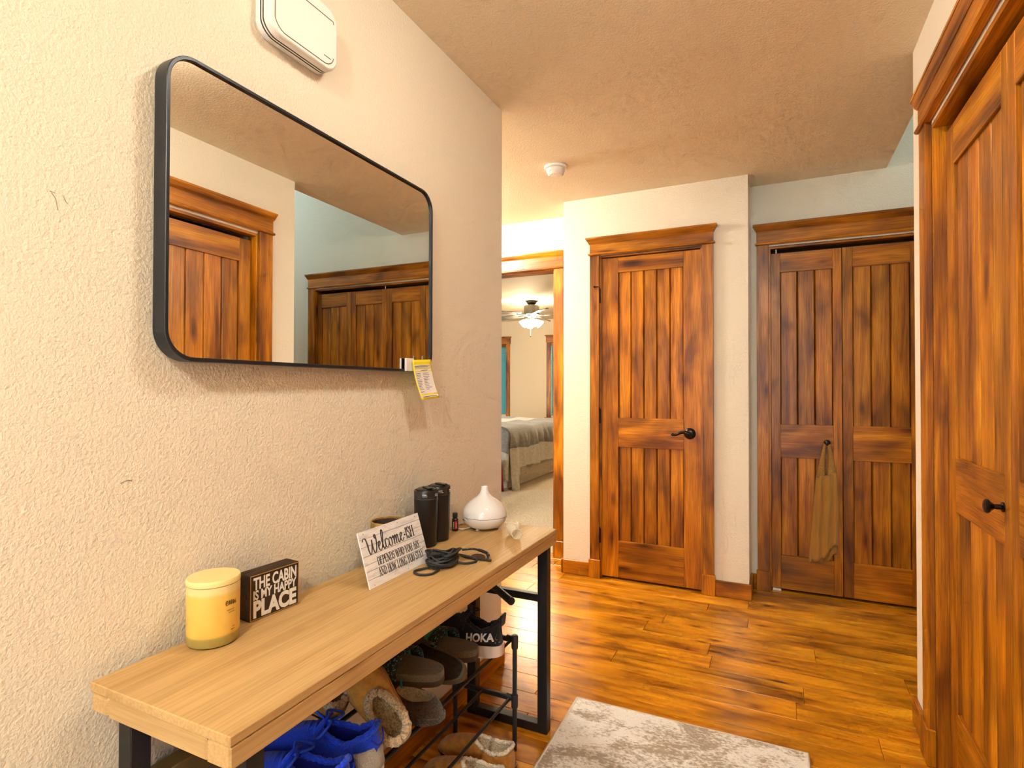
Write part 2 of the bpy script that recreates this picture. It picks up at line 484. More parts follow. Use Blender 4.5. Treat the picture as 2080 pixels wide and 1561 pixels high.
# ------------------------------------------------------------------ doors and their casings (local: x along wall, y into wall, z up)
def casing(name, loc, rz, W, zt, zh0, zh1, cw, plinth=True, over=.022, jamb=.11, sides=(True, True)):
    r = struct(empty(name, loc, rz))
    for k, s_ in enumerate((-1, 1)):
        if not sides[k]: continue
        x0, x1 = (-cw, 0) if s_ < 0 else (W, W + cw)
        box('side_casing', M['alder_z'], x0, x1, -.018, .0, .115, zh0, r, .002, True)
        if plinth:
            box('plinth_block', M['alder_z'], x0 - .006, x1 + .006, -.026, .0, 0, .118, r, .003, True)
        xj = (-.002, .012) if s_ < 0 else (W - .012, W + .002)
        box('jamb', M['alder_z'], xj[0], xj[1], .0, jamb, 0, zt, r, .001, True)
    box('head_jamb', M['alder_x'], 0, W, .0, jamb, zt - .004, zt + .012, r, .001, True)
    hb = box('header_board', M['alder_x'], -cw, W + cw, -.020, 0, zh0 + .012, zh1 - .03, r, .0015, True)
    box('header_bead', M['alder_x'], -cw - .010, W + cw + .010, -.030, 0, zh0, zh0 + .014, r, .005, True)
    c = MB()
    a = -cw; b = W + cw
    c.frustum((a - .002, b + .002, -.022, 0), zh1 - .042, (a - .008, b + .008, -.030, 0), zh1 - .030)
    c.frustum((a - .008, b + .008, -.028, 0), zh1 - .030, (a - over * .9, b + over * .9, -.020 - over, 0), zh1 - .010)
    c.box(a - over, b + over, -.022 - over, 0, zh1 - .010, zh1)
    cx = (a + b) / 2
    c.xf(Matrix.Translation((-cx, 0, -zh1)))
    c.build('header_crown', M['alder_x'], r, loc=(cx, 0, zh1))
    return r

def panel_leaf(r, x0, w_, z0, z1, panels, nb, st, y0, th=.034, st_r=None):
    """frame-and-panel leaf made of stiles, rails and tongue-and-groove planks"""
    x1 = x0 + w_
    str_ = st_r or st
    box('stile', M['alder_z'], x0, x0 + st, y0, y0 + th, z0, z1, r, .0015, True)
    box('stile', M['alder_z'], x1 - str_, x1, y0, y0 + th, z0, z1, r, .0015, True)
    zs = [z0] + [q for p in panels for q in p] + [z1]
    for a, b in zip(zs[0::2], zs[1::2]):
        box('rail', M['alder_x'], x0 + st, x1 - str_, y0, y0 + th, a, b, r, .0015, True)
    for (a, b) in panels:
        pw = (x1 - str_ - x0 - st) / nb
        for k in range(nb):
            xa = x0 + st + k * pw
            g = .0022
            c = MB(); hw = pw / 2; hh = (b - a) / 2; ch = .006
            ol = [(-hw + .0004, .012), (-hw + .0012, .0075), (-hw + ch, 0), (hw - ch, 0), (hw - .0012, .0075), (hw - .0004, .012)]
            n = len(ol)
            c.add([(p[0], p[1], -hh) for p in ol] + [(p[0], p[1], hh) for p in ol], [tuple(range(n)), tuple(range(2 * n - 1, n - 1, -1))] + [(i, (i + 1) % n, n + (i + 1) % n, n + i) for i in range(n)])
            c.build('plank', M['alder_z'], r, loc=(xa + hw, y0 + .009, (a + b) / 2))

# single door
t1 = casing('trim_1', (OPX0 + .005, YD, 0), 0, .628, 2.048, 2.060, 2.171, .062)
t1['label'] = 'stained wood casing with crowned header around the single door'
d1 = struct(empty('door_1', (.082, YD + .012, 0)))
d1['label'] = 'stained knotty wood plank door with dark lever handle'
panel_leaf(d1, 0, .610, .014, 2.040, [(.245, .837), (1.022, 1.943)], 5, .110, 0, st_r=.101)
def hinge(z):
    h_ = MB().lathe([(.006, -.045), (.006, .045)], (-.007, -.019, z), 10).lathe([(.0035, .045), (.005, .05), (.002, .055)], (-.007, -.019, z), 10).box(-.010, .0, -.019, -.0125, z - .044, z + .044)
    h_.build('hinge', M['bronze'], d1, smooth='auto')
for z in (1.80, 1.03, .27): hinge(z)
MB().tube([(-.007, -.020, 1.855), (-.012, -.03, 1.857), (-.035, -.036, 1.857)], .003, 8).lathe([(.0, -.004), (.006, -.003), (.006, .003), (0, .004)], (-.036, -.037, 1.857), 10, 'y').build('door_stop', M['bronze'], d1, smooth=True)
hd = MB().lathe([(.0, -.014), (.018, -.0135), (.030, -.008), (.034, -.003), (.034, 0)], (.545, 0, .937), 28, 'y').build('door_handle', M['bronze'], d1, smooth='auto')
MB().lathe([(.011, -.045), (.011, -.012)], (.545, 0, .937), 16, 'y').tube(catmull([(.548, -.045, .937), (.525, -.048, .946), (.50, -.048, .945), (.475, -.048, .933), (.455, -.048, .930), (.447, -.048, .936)], 6), [.011] * 8 + [.009] * 8 + [.0075] * 8 + [.0085] * 7, 10).build('lever', M['bronze'], hd, smooth=True)

# wide folding doors on the foyer wall: two pairs of leaves
t2 = casing('trim_2', (BFX0, YF, 0), 0, BFX1 - BFX0, 2.052, 2.072, 2.195, .065, over=.020)
t2['label'] = 'stained wood casing with crowned header around the wide folding doors'
BP = [(.215, .797), (.995, 1.905)]
KN = []
def knob(r, x, y, z, nm='knob'):
    return MB().lathe([(.0, .0), (.012, .0), (.012, -.003), (.0065, -.006), (.006, -.018), (.011, -.024), (.0165, -.029), (.0172, -.033), (.0145, -.0365), (.008, -.0385), (0, -.039)], (x, y, z), 20, 'y').build(nm, M['bronze'], r, smooth='auto')
LW = .372
for i, lab in ((0, 'pair of folding door leaves with a blouse on the knob'), (1, 'pair of folding door leaves nearer the foyer window')):
    d = struct(empty('door_%d' % (2 + i), (1.067 + i * 2 * LW, YF + .018, 0)))
    d['label'] = lab
    for k in range(2):
        panel_leaf(d, k * LW + .001, LW - .003, .016, 2.022, BP, 3, .050, 0, st_r=.045)
    knob(d, .291 if i == 0 else .45, 0, .897)
    MB().lathe([(.004, 2.02), (.004, 2.05)], (.03, .016, 0), 8).build('pivot_pin', M['white'], d)
    if i == 0:
        MB().box(.005, .05, .004, .03, .0, .012).build('floor_bracket', M['white'], d)

# right closet folding doors (wall faces -x): local x runs towards the camera
RZ = -pi / 2
t3 = casing('trim_3', (XR, RCY, 0), RZ, 2.102, 2.05, 2.072, 2.195, .088, over=.016, jamb=.06)
t3['label'] = 'stained wood casing with crowned header around the closet by the camera'
RL = .5225
for i, lab in ((0, 'far pair of closet folding door leaves with round knob'), (1, 'near pair of closet folding door leaves beside the camera')):
    d = struct(empty('door_%d' % (4 + i), (XR + .034, RCY - .011 - i * 2 * RL, 0), RZ))
    d['label'] = lab
    for k in range(2):
        panel_leaf(d, k * RL + .001, RL - .003, .016, 2.022, [(.225, .835), (1.0, 1.895)], 4, .078 if k == 0 else .045, 0, st_r=.040)
    knob(d, .475 if i == 0 else .56, 0, .925)

# bedroom doorway casing
t4 = casing('trim_4', (BX0, YB, 0), 0, BX1 - BX0, 2.068, 2.068, 2.200, .068, over=.0, jamb=.13)
t4['label'] = 'stained wood casing around the open bedroom doorway'

# baseboards
def bboard(name, *bx):
    r = struct(empty(name, (0, 0, 0)))
    for (x0, x1, y0, y1, ax) in bx:
        box('board', M['alder_' + ax], x0, x1, y0, y1, 0, .092, r, .004, True)
    return r
bboard('baseboard_back', (.769, .966, YD - .014, YD, 'x'), (.952, .966, YD, YF, 'y'), (-.172, .007, YD - .014, YD, 'x'), (-.186, -.172, YD - .014, YB, 'y'))
bboard('baseboard_right', (XR - .014, XR, 2.289, 2.471, 'y'), (XR, 2.4, 2.457, 2.471, 'x'))
bboard('baseboard_left', (0, .014, -2.6, YW + .014, 'y'), (-3.2, 0, YW, YW + .014, 'x'))
bboard('baseboard_foyer', (.966, .984, YF - .014, YF, 'x'), (2.64, 3.6, YF - .014, YF, 'x'))

# ================================================================== LIGHT FITTINGS
for i, ((x, y), p) in enumerate(HALL_LAMPS):
    r = tag(empty('ceiling_lamp', (x, y, H)), ['glowing bowl lamp on the hall ceiling above the bench', 'added fill bowl lamp, unseen, on the hall ceiling behind the camera'][i], 'ceiling light')
    MB().lathe([(.0, 0), (.10, 0), (.10, -.018), (.0, -.018)], (0, 0, 0), 24).build('base', M['bronze'], r, smooth='auto')
    MB().lathe([(.0, -.100), (.05, -.094), (.09, -.072), (.108, -.040), (.110, -.020), (.0, -.020)], (0, 0, 0), 24).build('glass_bowl', pm('hall_bowl', (1, 1, 1), .5, emis=WARM, es=p), r, smooth='auto')
r = tag(empty('ceiling_lamp', (-1.15, 2.93, H)), 'glowing bowl lamp on the passage ceiling outside the bedroom', 'ceiling light')
MB().lathe([(.0, 0), (.09, 0), (.09, -.02), (.0, -.02)], (0, 0, 0), 24).build('base', M['bronze'], r, smooth='auto')
M['bowl'] = pm('glow_bowl', (1, 1, 1), .5, emis=(1.0, .93, .82), es=165)
MB().lathe([(.0, -.12), (.06, -.112), (.11, -.085), (.135, -.045), (.138, -.022), (.0, -.022)], (0, 0, 0), 24).build('glass_bowl', M['bowl'], r, smooth='auto')

# ================================================================== BENCH
BX_0, BX_1, BY0, BY1, BZ = .032, .383, .556, 1.878, .702
b = tag(empty('console_bench', (0, 0, 0)), 'long narrow light wood bench with black square tube legs against the wall', 'bench')
top = box('top_board', M['pine_y'], BX_0, BX_1, BY0, BY1, BZ - .016, BZ, b, .0015, True)
box('front_apron', M['pine_y'], BX_1 - .052, BX_1 - .0005, BY0 + .0005, BY1 - .0005, BZ - .052, BZ - .0165, b, .003, True)
box('back_apron', M['pine_y'], BX_0 + .0005, BX_0 + .052, BY0 + .0005, BY1 - .0005, BZ - .052, BZ - .0165, b, .006, True)
for ya, yb in ((BY0 + .0008, BY0 + .05), (BY1 - .05, BY1 - .0008)):
    box('end_apron', M['pine_x'], BX_0 + .0525, BX_1 - .0525, ya, yb, BZ - .050, BZ - .0168, b, .002, True)
LX0, LX1, TT = .052, .372, .036
for ly, nm in ((BY0 + .035, 'near'), (BY1 - .068, 'far')):
    fr_ = MB()
    for xx in (LX0, LX1 - TT):
        box('leg', M['black_metal'], xx, xx + TT, ly, ly + TT, 0, BZ - .052, b, .002)
    box('floor_bar', M['black_metal'], LX0 + TT, LX1 - TT, ly, ly + TT, 0, TT * .85, b, .002)
    box('cross_bar', M['black_metal'], LX0 + TT, LX1 - TT, ly + .004, ly + TT - .006, .455, .480, b, .002)
    box('top_bar', M['black_metal'], LX0 + TT, LX1 - TT, ly, ly + TT, BZ - .070, BZ - .0525, b, .002)
MB().tube([(.078, 1.812, .535), (.34, 1.59, .535)], .0125, 14).build('side_brace', M['black_metal'], b, smooth='auto')
box('under_rail', M['black_metal'], LX1 - .03, LX1 - .006, BY0 + .035 + TT, BY1 - .068, BZ - .064, BZ - .0525, b, .002)

# ================================================================== MIRROR
MY0, MY1, MZ0, MZ1 = .667, 1.590, 1.260, 1.868
mw, mh = MY1 - MY0, MZ1 - MZ0
mr = tag(empty('wall_mirror', (0.005, (MY0 + MY1) / 2, MZ0)), 'large black framed mirror with rounded corners on the left wall', 'mirror')
mr.rotation_euler = (0, 0, radians(.55))
def ring(outer, inner, x0, x1):
    n = len(outer)
    rows = [[(x0, p[0], p[1]) for p in outer], [(x1, p[0], p[1]) for p in outer], [(x1, p[0], p[1]) for p in inner], [(x0, p[0], p[1]) for p in inner]]
    return MB().grid(rows + [rows[0]], closed_u=True)
oo = [(p[0], p[1] + mh / 2) for p in rrect(mw, mh, .062, 10)]
ii = [(p[0], p[1] + mh / 2) for p in rrect(mw - .016, mh - .016, .054, 10)]
ring(oo, ii, .004, .040).build('frame', M['frame_black'], mr, smooth='auto', bevel=.0012)
gg = [(p[0], p[1] + mh / 2) for p in rrect(mw - .015, mh - .015, .0545, 10)]
MB().add([(.034, p[0], p[1]) for p in gg], [tuple(range(len(gg)))]).add([(.005, p[0], p[1]) for p in gg], [tuple(range(len(gg)))]).build('glass', M['mirror'], mr)

# clip and yellow bordered slip on the mirror corner
pt = tag(empty('paper_slip', (.050, 1.512, 1.300)), 'yellow bordered printed paper slip hanging from the mirror corner', 'paper')
M['paper_y'] = pm('paper_yellow', (.93, .78, .03), .6); M['paper_w'] = pm('paper_white', (.90, .90, .88), .6); M['ink'] = pm('print_ink', (.06, .05, .06), .7)
def slip(u, v, off=0.0):     # u 0..1 across, v 0..1 down
    yv = (u - .5) * .104 * (1 - .02 * v) + .030 * v ** 1.6 - .004
    xv = .004 + .014 * v * v + off + .010 * (u - .5) ** 2 * (0.3 + v)
    return (xv, yv, -.128 * v + .007 * (u - .5))
def patch(u0, u1, v0, v1, off, nu=8, nv=14):
    return [[slip(u0 + (u1 - u0) * i / nu, v0 + (v1 - v0) * j / nv, off) for i in range(nu + 1)] for j in range(nv + 1)]
MB().grid(patch(0, 1, 0, 1, 0)).build('sheet', M['paper_y'], pt, smooth=True, solid=.0004)
MB().grid(patch(.06, .94, .13, .21, .0006)).grid(patch(.06, .94, .235, .285, .0006)).grid(patch(.06, .97, .305, .86, .0006)).grid(patch(.06, .97, .895, .945, .0006)).build('form_panel', M['paper_w'], pt, smooth=True)
pr_ = MB(); rg = random.Random(5)
for (v_, a, b_) in [(.15, .08, .9), (.175, .08, .8), (.26, .4, .75), (.92, .14, .9)]: pr_.grid(patch(a, b_, v_, v_ + .012, .0010, 6, 1))
for k in range(11):
    v_ = .34 + k * .040
    pr_.grid(patch(.09, .09 + rg.uniform(.15, .28), v_, v_ + .010, .0010, 3, 1)); pr_.grid(patch(.46, .46 + rg.uniform(.15, .35), v_, v_ + .010, .0010, 3, 1))
pr_.grid(patch(.09, .3, .80, .812, .001, 3, 1)).build('print', M['ink'], pt)
cl = tag(empty('paper_clip', (.046, 1.475, 1.283)), 'pale plastic tab clipped on the mirror edge behind the slip', 'clip')
MB().box(-.004, .003, -.044, -.002, -.022, .019).build('tab', M['white'], cl, bevel=.001)
MB().box(.0035, .0085, .036, .046, .016, .030).build('spring', pm('steel', (.5, .5, .52), .3, .9), cl, bevel=.002)

# ================================================================== DOOR CHIME
ch = tag(empty('door_chime', (0, 1.013, 2.118)), 'white plastic door chime box high on the wall above the mirror', 'chime')
def bowed(w_, h_, r=.03, bow=.012, n=6):
    base = rrect(w_, h_, r, n)
    out = []
    for (p, q) in base:
        out.append((p + (1 if p > 0 else -1) * bow * (1 - (2 * q / h_) ** 2), q))
    return out
def chl(sc, x): return [(x, p * sc, q * sc) for p, q in bowed(.205, .165)]
MB().grid([chl(.97, 0), chl(1.0, .004), chl(1.0, .018)], True).build('back_plate', M['white'], ch, smooth='auto')
MB().grid([chl(.975, .017), chl(.975, .024)], True).build('vent_groove', M['grey_line'], ch)
MB().grid([chl(1.0, .022), chl(1.0, .026)], True).add(chl(1.0, .022), [tuple(range(28))]).build('middle_band', M['white'], ch, smooth='auto')
MB().grid([chl(.975, .025), chl(.975, .031)], True).build('vent_groove', M['grey_line'], ch)
cvr = MB().grid([chl(1.0, .030), chl(1.0, .040), chl(.985, .0465), chl(.95, .049)], True)
cvr.add(chl(.95, .049), [tuple(range(28))]); cvr.build('cover', M['white'], ch, smooth='auto', angle=50)
op = [(p * .86, q * .86) for p, q in bowed(.205, .165)]
MB().tube([(.0492, p, q) for p, q in op if q < .055], .0012, 5).build('cover_line', M['grey_line'], ch)
MB().box(.0488, .0497, .060, .085, -.0525, -.0505).build('maker_mark', M['grey_line'], ch)

# ================================================================== SMOKE DETECTOR
sd = tag(empty('smoke_detector', (-.005, 2.875, H)), 'round white smoke detector on the ceiling', 'smoke detector')
MB().lathe([(.0, 0), (.060, 0), (.064, -.006), (.061, -.014), (.050, -.016), (0, -.016)], (0, 0, 0), 40).build('base', M['white'], sd, smooth='auto')
MB().lathe([(.047, -.015), (.047, -.019)], (0, 0, 0), 40).build('vent_gap', M['grey_line'], sd)
MB().lathe([(.051, -.018), (.050, -.028), (.044, -.044), (.036, -.052), (.0, -.054)], (0, 0, 0), 40).build('cover', M['white'], sd, smooth='auto')
MB().lathe([(.0, -.0), (.017, -.0), (.019, .002), (.017, .004)], (0, 0, 0), 20).xf(Matrix.Translation((-.012, -.034, -.046)) @ Matrix.Rotation(radians(-38), 4, 'X')).build('test_button', pm('sd_btn', (.75, .72, .66), .35), sd, smooth='auto')

# ================================================================== THINGS ON THE BENCH
T = BZ + .0004
# candle
c = tag(empty('candle_jar', (.078, .753, T)), 'pale yellow candle in a frosted glass jar with lid', 'candle')
gm = pm('frosted_glass', (.86, .66, .26), .38, sss=.35); wx_ = pm('wax', (.90, .68, .30), .5, sss=.3)
N = NT(gm); tc = N.n('ShaderNodeTexCoord'); sp = N.n('ShaderNodeSeparateXYZ'); N.l(tc.outputs['Object'], sp.inputs[0])
N.l(N.ramp(sp.outputs['Z'], [(.0, (.36, .28, .07)), (.019, (.38, .29, .07)), (.024, (.84, .52, .10)), (.100, (.86, .55, .12)), (.106, (.90, .68, .30))]).outputs['Color'], N.b.inputs['Base Color'])
R = .0485
MB().lathe([(0, 0), (R * .86, 0), (R * .95, .003), (R * .985, .012), (R, .10), (R, .117), (R * .96, .1175), (R * .95, .112), (0, .111)], (0, 0, 0), 48).build('jar', gm, c, smooth='auto')
MB().lathe([(0, .1178), (R * .97, .1178), (R * 1.01, .119), (R * 1.01, .127), (R * .98, .1295), (0, .1300)], (0, 0, 0), 48).build('lid', wx_, c, smooth='auto')
def wrap_text(mb, R_, a0, z):      # text local x -> around jar, y -> up
    mb.v = [((R_ + p[2]) * cos(a0 + p[0] / R_), (R_ + p[2]) * sin(a0 + p[0] / R_), z + p[1]) for p in mb.v]
    return mb
ink = pm('candle_ink', (.10, .07, .02), .6)
la = math.atan2(-.753, 1.02) + .62
wm = MB()
for strk in ([(0, .4), (.3, .5), (.42, .85), (.25, 1.0), (.08, .6), (.2, .05), (.5, .2), (.75, .95), (.8, .1), (1.0, .9), (1.15, .8), (1.15, .1), (1.45, .85), (1.6, .7), (1.62, .05), (1.9, .5)], [(2.0, .9), (2.05, .05), (2.3, .4)]):
    ribbon(wm, [(p[0] * .011, p[1] * .010) for p in strk], lambda d: .0005 + .0009 * abs(d.y), .0002, 5)
wrap_text(wm, R + .0002, la - .18, .078).build('script_name', ink, c)
tl = text_mb('VANILLA', .0034, 1.0, 0, 'CENTER', extrude=.0001, spacing=1.35); wrap_text(tl, R + .0003, la + .05, .068).build('scent_line', ink, c)
for a_, zz, n_ in ((.10, .0635, 7), (.20, .034, 3), (.16, .0285, 5)):
    mk = MB(); rgc = random.Random(n_)
    for q in range(n_): mk.box(q * .0019 - n_ * .00095, q * .0019 - n_ * .00095 + rgc.uniform(.0008, .0014), 0, rgc.uniform(.0012, .002), 0, .0001)
    wrap_text(mk, R + .0003, la + a_, zz).build('small_print', ink, c)

# cabin block sign
cb_ = tag(empty('block_sign', (.060, .905, T), radians(-5)), 'small dark wood block sign with white capital lettering beside the candle', 'sign')
dk = wood('sign_brown', [(.3, (.035, .018, .008)), (.7, (.075, .040, .016))], 'y', 9, 1.2, .55, False, 0, .3, 3, .1, .3)
ed = pm('sign_edge', (.35, .19, .05), .6)
MB().box(-.022, .0205, -.0625, .0625, 0, .0995).build('block', dk, cb_, bevel=.0012)
em = MB()
for (ya, yb, za, zb) in ((-.0622, -.0602, .001, .0985), (.0602, .0622, .001, .0985), (-.0602, .0602, .0965, .0985), (-.0602, .0602, .001, .003)):
    em.box(.0205, .0212, ya, yb, za, zb)
em.build('worn_edge', ed, cb_)
fm = pm('sign_face', (.030, .017, .008), .6); MB().box(.0205, .0214, -.059, .059, .0045, .095).build('face', fm, cb_)
wh = pm('sign_white', (.80, .80, .77), .6)
TXM = Matrix(((0, 0, 1, 0), (1, 0, 0, 0), (0, 1, 0, 0), (0, 0, 0, 1)))
def put_text(txt, size, sx, y, z, parent, mat, bold, x=.0216, width=None):
    t_ = text_mb(txt, size, 1, bold, 'CENTER', extrude=.0003)
    xs_ = [p[0] for p in t_.v]; wd = max(xs_) - min(xs_); cxx = (max(xs_) + min(xs_)) / 2
    k_ = (width / wd) if width else sx
    t_.v = [((p[0] - cxx) * k_, p[1], p[2]) for p in t_.v]
    t_.xf(Matrix.Translation((x, y, z)) @ TXM); return t_.build('lettering', mat, parent)
put_text('THE CABIN', .036, 1, 0, .0672, cb_, wh, .0010, width=.110)
put_text('IS MY HAPPY', .028, 1, 0, .0452, cb_, wh, .0008, width=.110)
put_text('PLACE', .048, 1, 0, .0080, cb_, wh, .0022, width=.110)

# pot behind the welcome sign
p_ = tag(empty('wooden_cup', (.088, 1.293, T)), 'ochre wooden cup with dark inside standing behind the white sign', 'cup')
MB().lathe([(0, 0), (.044, 0), (.047, .004), (.049, .06), (.049, .124), (.0475, .126), (.044, .125), (.043, .06), (.043, .01), (0, .009)], (0, 0, 0), 40).build('body', wood('cup_wood', [(.3, (.28, .16, .04)), (.7, (.50, .32, .09))], 'z', 8, 1, .5, False, 0, .3, 2, .1), p_, smooth='auto')
MB().lathe([(0, .0096), (.0425, .0096), (.0426, .121), (.0428, .121), (.0428, .0100)], (0, 0, 0), 40).build('lining', pm('cup_dark', (.05, .03, .02), .7), p_, smooth='auto')

# leaning welcome sign
ws_ = tag(empty('welcome_sign', (.1795, 1.239, T)), 'white plank style sign with black script leaning against the cup', 'sign')
ws_.rotation_euler = (0, -math.atan2(.043, .136), 0)
WW, WH_ = .262, .1425
wm_ = pm('sign_plank_white', (.80, .81, .82), .6); N = NT(wm_); v = N.coords((6, 2, 9)); n_ = N.noise(v, 9, 4, .6)
N.l(N.ramp(n_, [(.3, (.62, .63, .66)), (.5, (.83, .84, .86)), (.75, (.90, .90, .91))]).outputs['Color'], N.b.inputs['Base Color'])
MB().box(-.004, 0, -WW / 2, WW / 2, 0, WH_).build('board', wm_, ws_, bevel=.0004)
gl = MB()
rg = random.Random(2)
for k in range(1, 7):
    z = WH_ * k / 7 + rg.uniform(-.002, .002)
    gl.box(.0001, .0004, -WW / 2 + .001, WW / 2 - .001, z - .0004, z + .0004)
gl.build('plank_line', pm('plank_line', (.12, .12, .13), .7), ws_)
nl = MB()
for yy in (-.112, .03, .112):
    for zz in (.006, WH_ - .007): MB().lathe([(0, .0006), (.0011, .0006), (.0011, 0)], (0, yy, zz), 8, 'x').build('nail_dot', M['ink'], ws_)
scr = MB()
E_ = [(0, .45), (.3, .55), (.45, .85), (.3, 1.02), (.14, .7), (.18, .2), (.42, 0), (.7, .35)]
strokes = [[(-.25, 1.55), (-.05, 1.85), (.22, 1.75), (.35, 1.2), (.4, .5), (.55, .0), (.78, .25), (.98, .9), (1.08, 1.45)],
           [(1.08, 1.45), (1.05, .7), (1.2, .0), (1.48, .25), (1.7, 1.0), (1.74, 1.6), (1.62, 1.9), (1.5, 1.7), (1.66, 1.42)],
           [(p[0] + 1.75, p[1]) for p in E_],
           [(2.42, .3), (2.72, 1.1), (2.86, 1.85), (2.74, 2.1), (2.6, 1.7), (2.55, .6), (2.7, 0), (2.98, .3)],
           [(3.42, .8), (3.25, 1.02), (3.02, .8), (3.0, .25), (3.22, 0), (3.5, .3)],
           [(3.85, .98), (3.62, .8), (3.58, .25), (3.78, 0), (4.0, .25), (4.02, .75), (3.85, .98), (3.98, .78), (4.25, .85)],
           [(4.2, .75), (4.32, 1.0), (4.4, .7), (4.4, 0)], [(4.4, .35), (4.58, .95), (4.72, .85), (4.74, .0)], [(4.74, .35), (4.92, .95), (5.06, .85), (5.08, .2), (5.2, 0), (5.42, .35)],
           [(p[0] + 5.35, p[1]) for p in E_]]
for st_ in strokes:
    ribbon(scr, [(p[0] * .0262, p[1] * .0262 * .92) for p in st_], lambda d: .0011 + .0042 * max(0, abs(d.y) - .25) ** 1.2, .0004, 6)
scr.v = [(.0003 + p[2], p[0] - .115, p[1] + .080 + p[0] * .02) for p in scr.v]
scr.build('script_word', M['ink'], ws_)
# condensed serif capitals
def serif(mb, txt, h_, x0, z0, wsc=.5, thick=.15, thin=.045):
    """draws capitals with thick stems, thin bars and slab serifs"""
    G = {'I': (.30, [('k', [(.15, 0), (.15, 1)])], [(.15, 0), (.15, 1)]),
         'H': (.78, [('k', [(.15, 0), (.15, 1)]), ('k', [(.63, 0), (.63, 1)]), ('t', [(.15, .52), (.63, .52)])], [(.15, 0), (.15, 1), (.63, 0), (.63, 1)]),
         'E': (.66, [('k', [(.15, 0), (.15, 1)]), ('t', [(.05, .975), (.58, .975)]), ('t', [(.05, .025), (.6, .025)]), ('t', [(.15, .52), (.48, .52)]), ('t', [(.57, .98), (.57, .78)]), ('t', [(.59, .02), (.59, .25)])], []),
         'D': (.78, [('k', [(.15, 0), (.15, 1)]), ('n', [(.05, .975), (.35, .975), (.58, .85), (.66, .5), (.58, .15), (.35, .025), (.05, .025)])], []),
         'P': (.68, [('k', [(.15, 0), (.15, 1)]), ('n', [(.05, .975), (.38, .975), (.56, .88), (.58, .7), (.5, .52), (.3, .46), (.15, .46)])], [(.15, 0)]),
         'R': (.76, [('k', [(.15, 0), (.15, 1)]), ('n', [(.05, .975), (.38, .975), (.56, .88), (.58, .72), (.5, .55), (.3, .50), (.15, .50)]), ('k', [(.36, .5), (.64, 0)])], [(.15, 0), (.66, 0)]),
         'N': (.82, [('t', [(.13, 0), (.13, 1)]), ('k', [(.13, 1), (.66, 0)]), ('t', [(.66, 0), (.66, 1)])], [(.13, 0), (.13, 1), (.66, 1)]),
         'S': (.62, [('n', [(.52, .78), (.48, .93), (.3, .99), (.12, .88), (.13, .68), (.32, .54), (.5, .4), (.52, .16), (.34, .01), (.14, .07), (.09, .24)])], []),
         'W': (1.06, [('k', [(.08, 1), (.30, 0)]), ('t', [(.30, 0), (.5, .95)]), ('k', [(.5, .95), (.70, 0)]), ('t', [(.70, 0), (.93, 1)])], [(.1, 1), (.93, 1)]),
         'O': (.78, [('n', [(.39, .99), (.18, .85), (.11, .5), (.18, .15), (.39, .01), (.6, .15), (.67, .5), (.6, .85), (.39, .99)])], []),
         'Y': (.74, [('k', [(.08, 1), (.36, .48)]), ('t', [(.66, 1), (.36, .48)]), ('k', [(.36, .5), (.36, 0)])], [(.1, 1), (.66, 1), (.36, 0)]),
         'U': (.78, [('n', [(.15, 1), (.15, .3), (.22, .07), (.4, .01), (.58, .09), (.64, .3), (.64, 1)])], [(.15, 1), (.64, 1)]),
         'A': (.78, [('t', [(.1, 0), (.38, 1)]), ('k', [(.38, 1), (.66, 0)]), ('t', [(.2, .34), (.56, .34)])], [(.1, 0), (.66, 0)]),
         'L': (.62, [('k', [(.15, 0), (.15, 1)]), ('t', [(.05, .025), (.56, .025)]), ('t', [(.55, .02), (.55, .26)])], [(.15, 1)]),
         'G': (.80, [('n', [(.62, .78), (.54, .94), (.38, .99), (.18, .85), (.11, .5), (.18, .15), (.38, .01), (.56, .08), (.62, .2), (.62, .42)])], [(.62, .44)]),
         'T': (.68, [('k', [(.34, 0), (.34, 1)]), ('t', [(.05, .975), (.63, .975)]), ('t', [(.06, .98), (.06, .76)]), ('t', [(.62, .98), (.62, .76)])], [(.34, 0)]),
         '-': (.42, [('k', [(.06, .42), (.36, .42)])], []), ' ': (.36, [], [])}
    def wf(kind):
        if kind == 'k': return lambda d: thick * h_
        if kind == 't': return lambda d: thin * h_
        return lambda d: (thin + (thick - thin) * abs(d.y) ** 1.3) * h_
    x = x0
    for chx in txt:
        adv, sts, ser = G[chx]
        for kind, pts in sts:
            wv = wf(kind)
            ribbon(mb, [(x + p[0] * h_ * wsc, z0 + p[1] * h_) for p in pts], (lambda d, wv=wv: wv(d) * (.9 if abs(d.y) > .5 else 1) * (wsc * 1.25 if abs(d.y) > .5 else 1)), .0004, 5, smooth=(kind == 'n'))
        for (sx_, sz_) in ser:
            zz = z0 + (.02 if sz_ < .5 else .98 if sz_ > .9 else sz_) * h_
            ribbon(mb, [(x + (sx_ - .16) * h_ * wsc, zz), (x + (sx_ + .16) * h_ * wsc, zz)], wf('t'), .0004, 2, smooth=False)
        x += adv * h_ * wsc
    return x
for (txt, h_, xx, zz, wsc) in (('-ISH', .031, .044, .084, .72), ('DEPENDS WHO YOU ARE', .0215, -.083, .0475, .66), ('AND HOW LONG YOU STAY', .0215, -.087, .0195, .63)):
    sm_ = MB(); xe = serif(sm_, txt, h_, 0, 0, wsc)
    sm_.v = [(.0003 + p[2], p[0] + xx, p[1] + zz) for p in sm_.v]
    sm_.build('lettering', M['ink'], ws_)

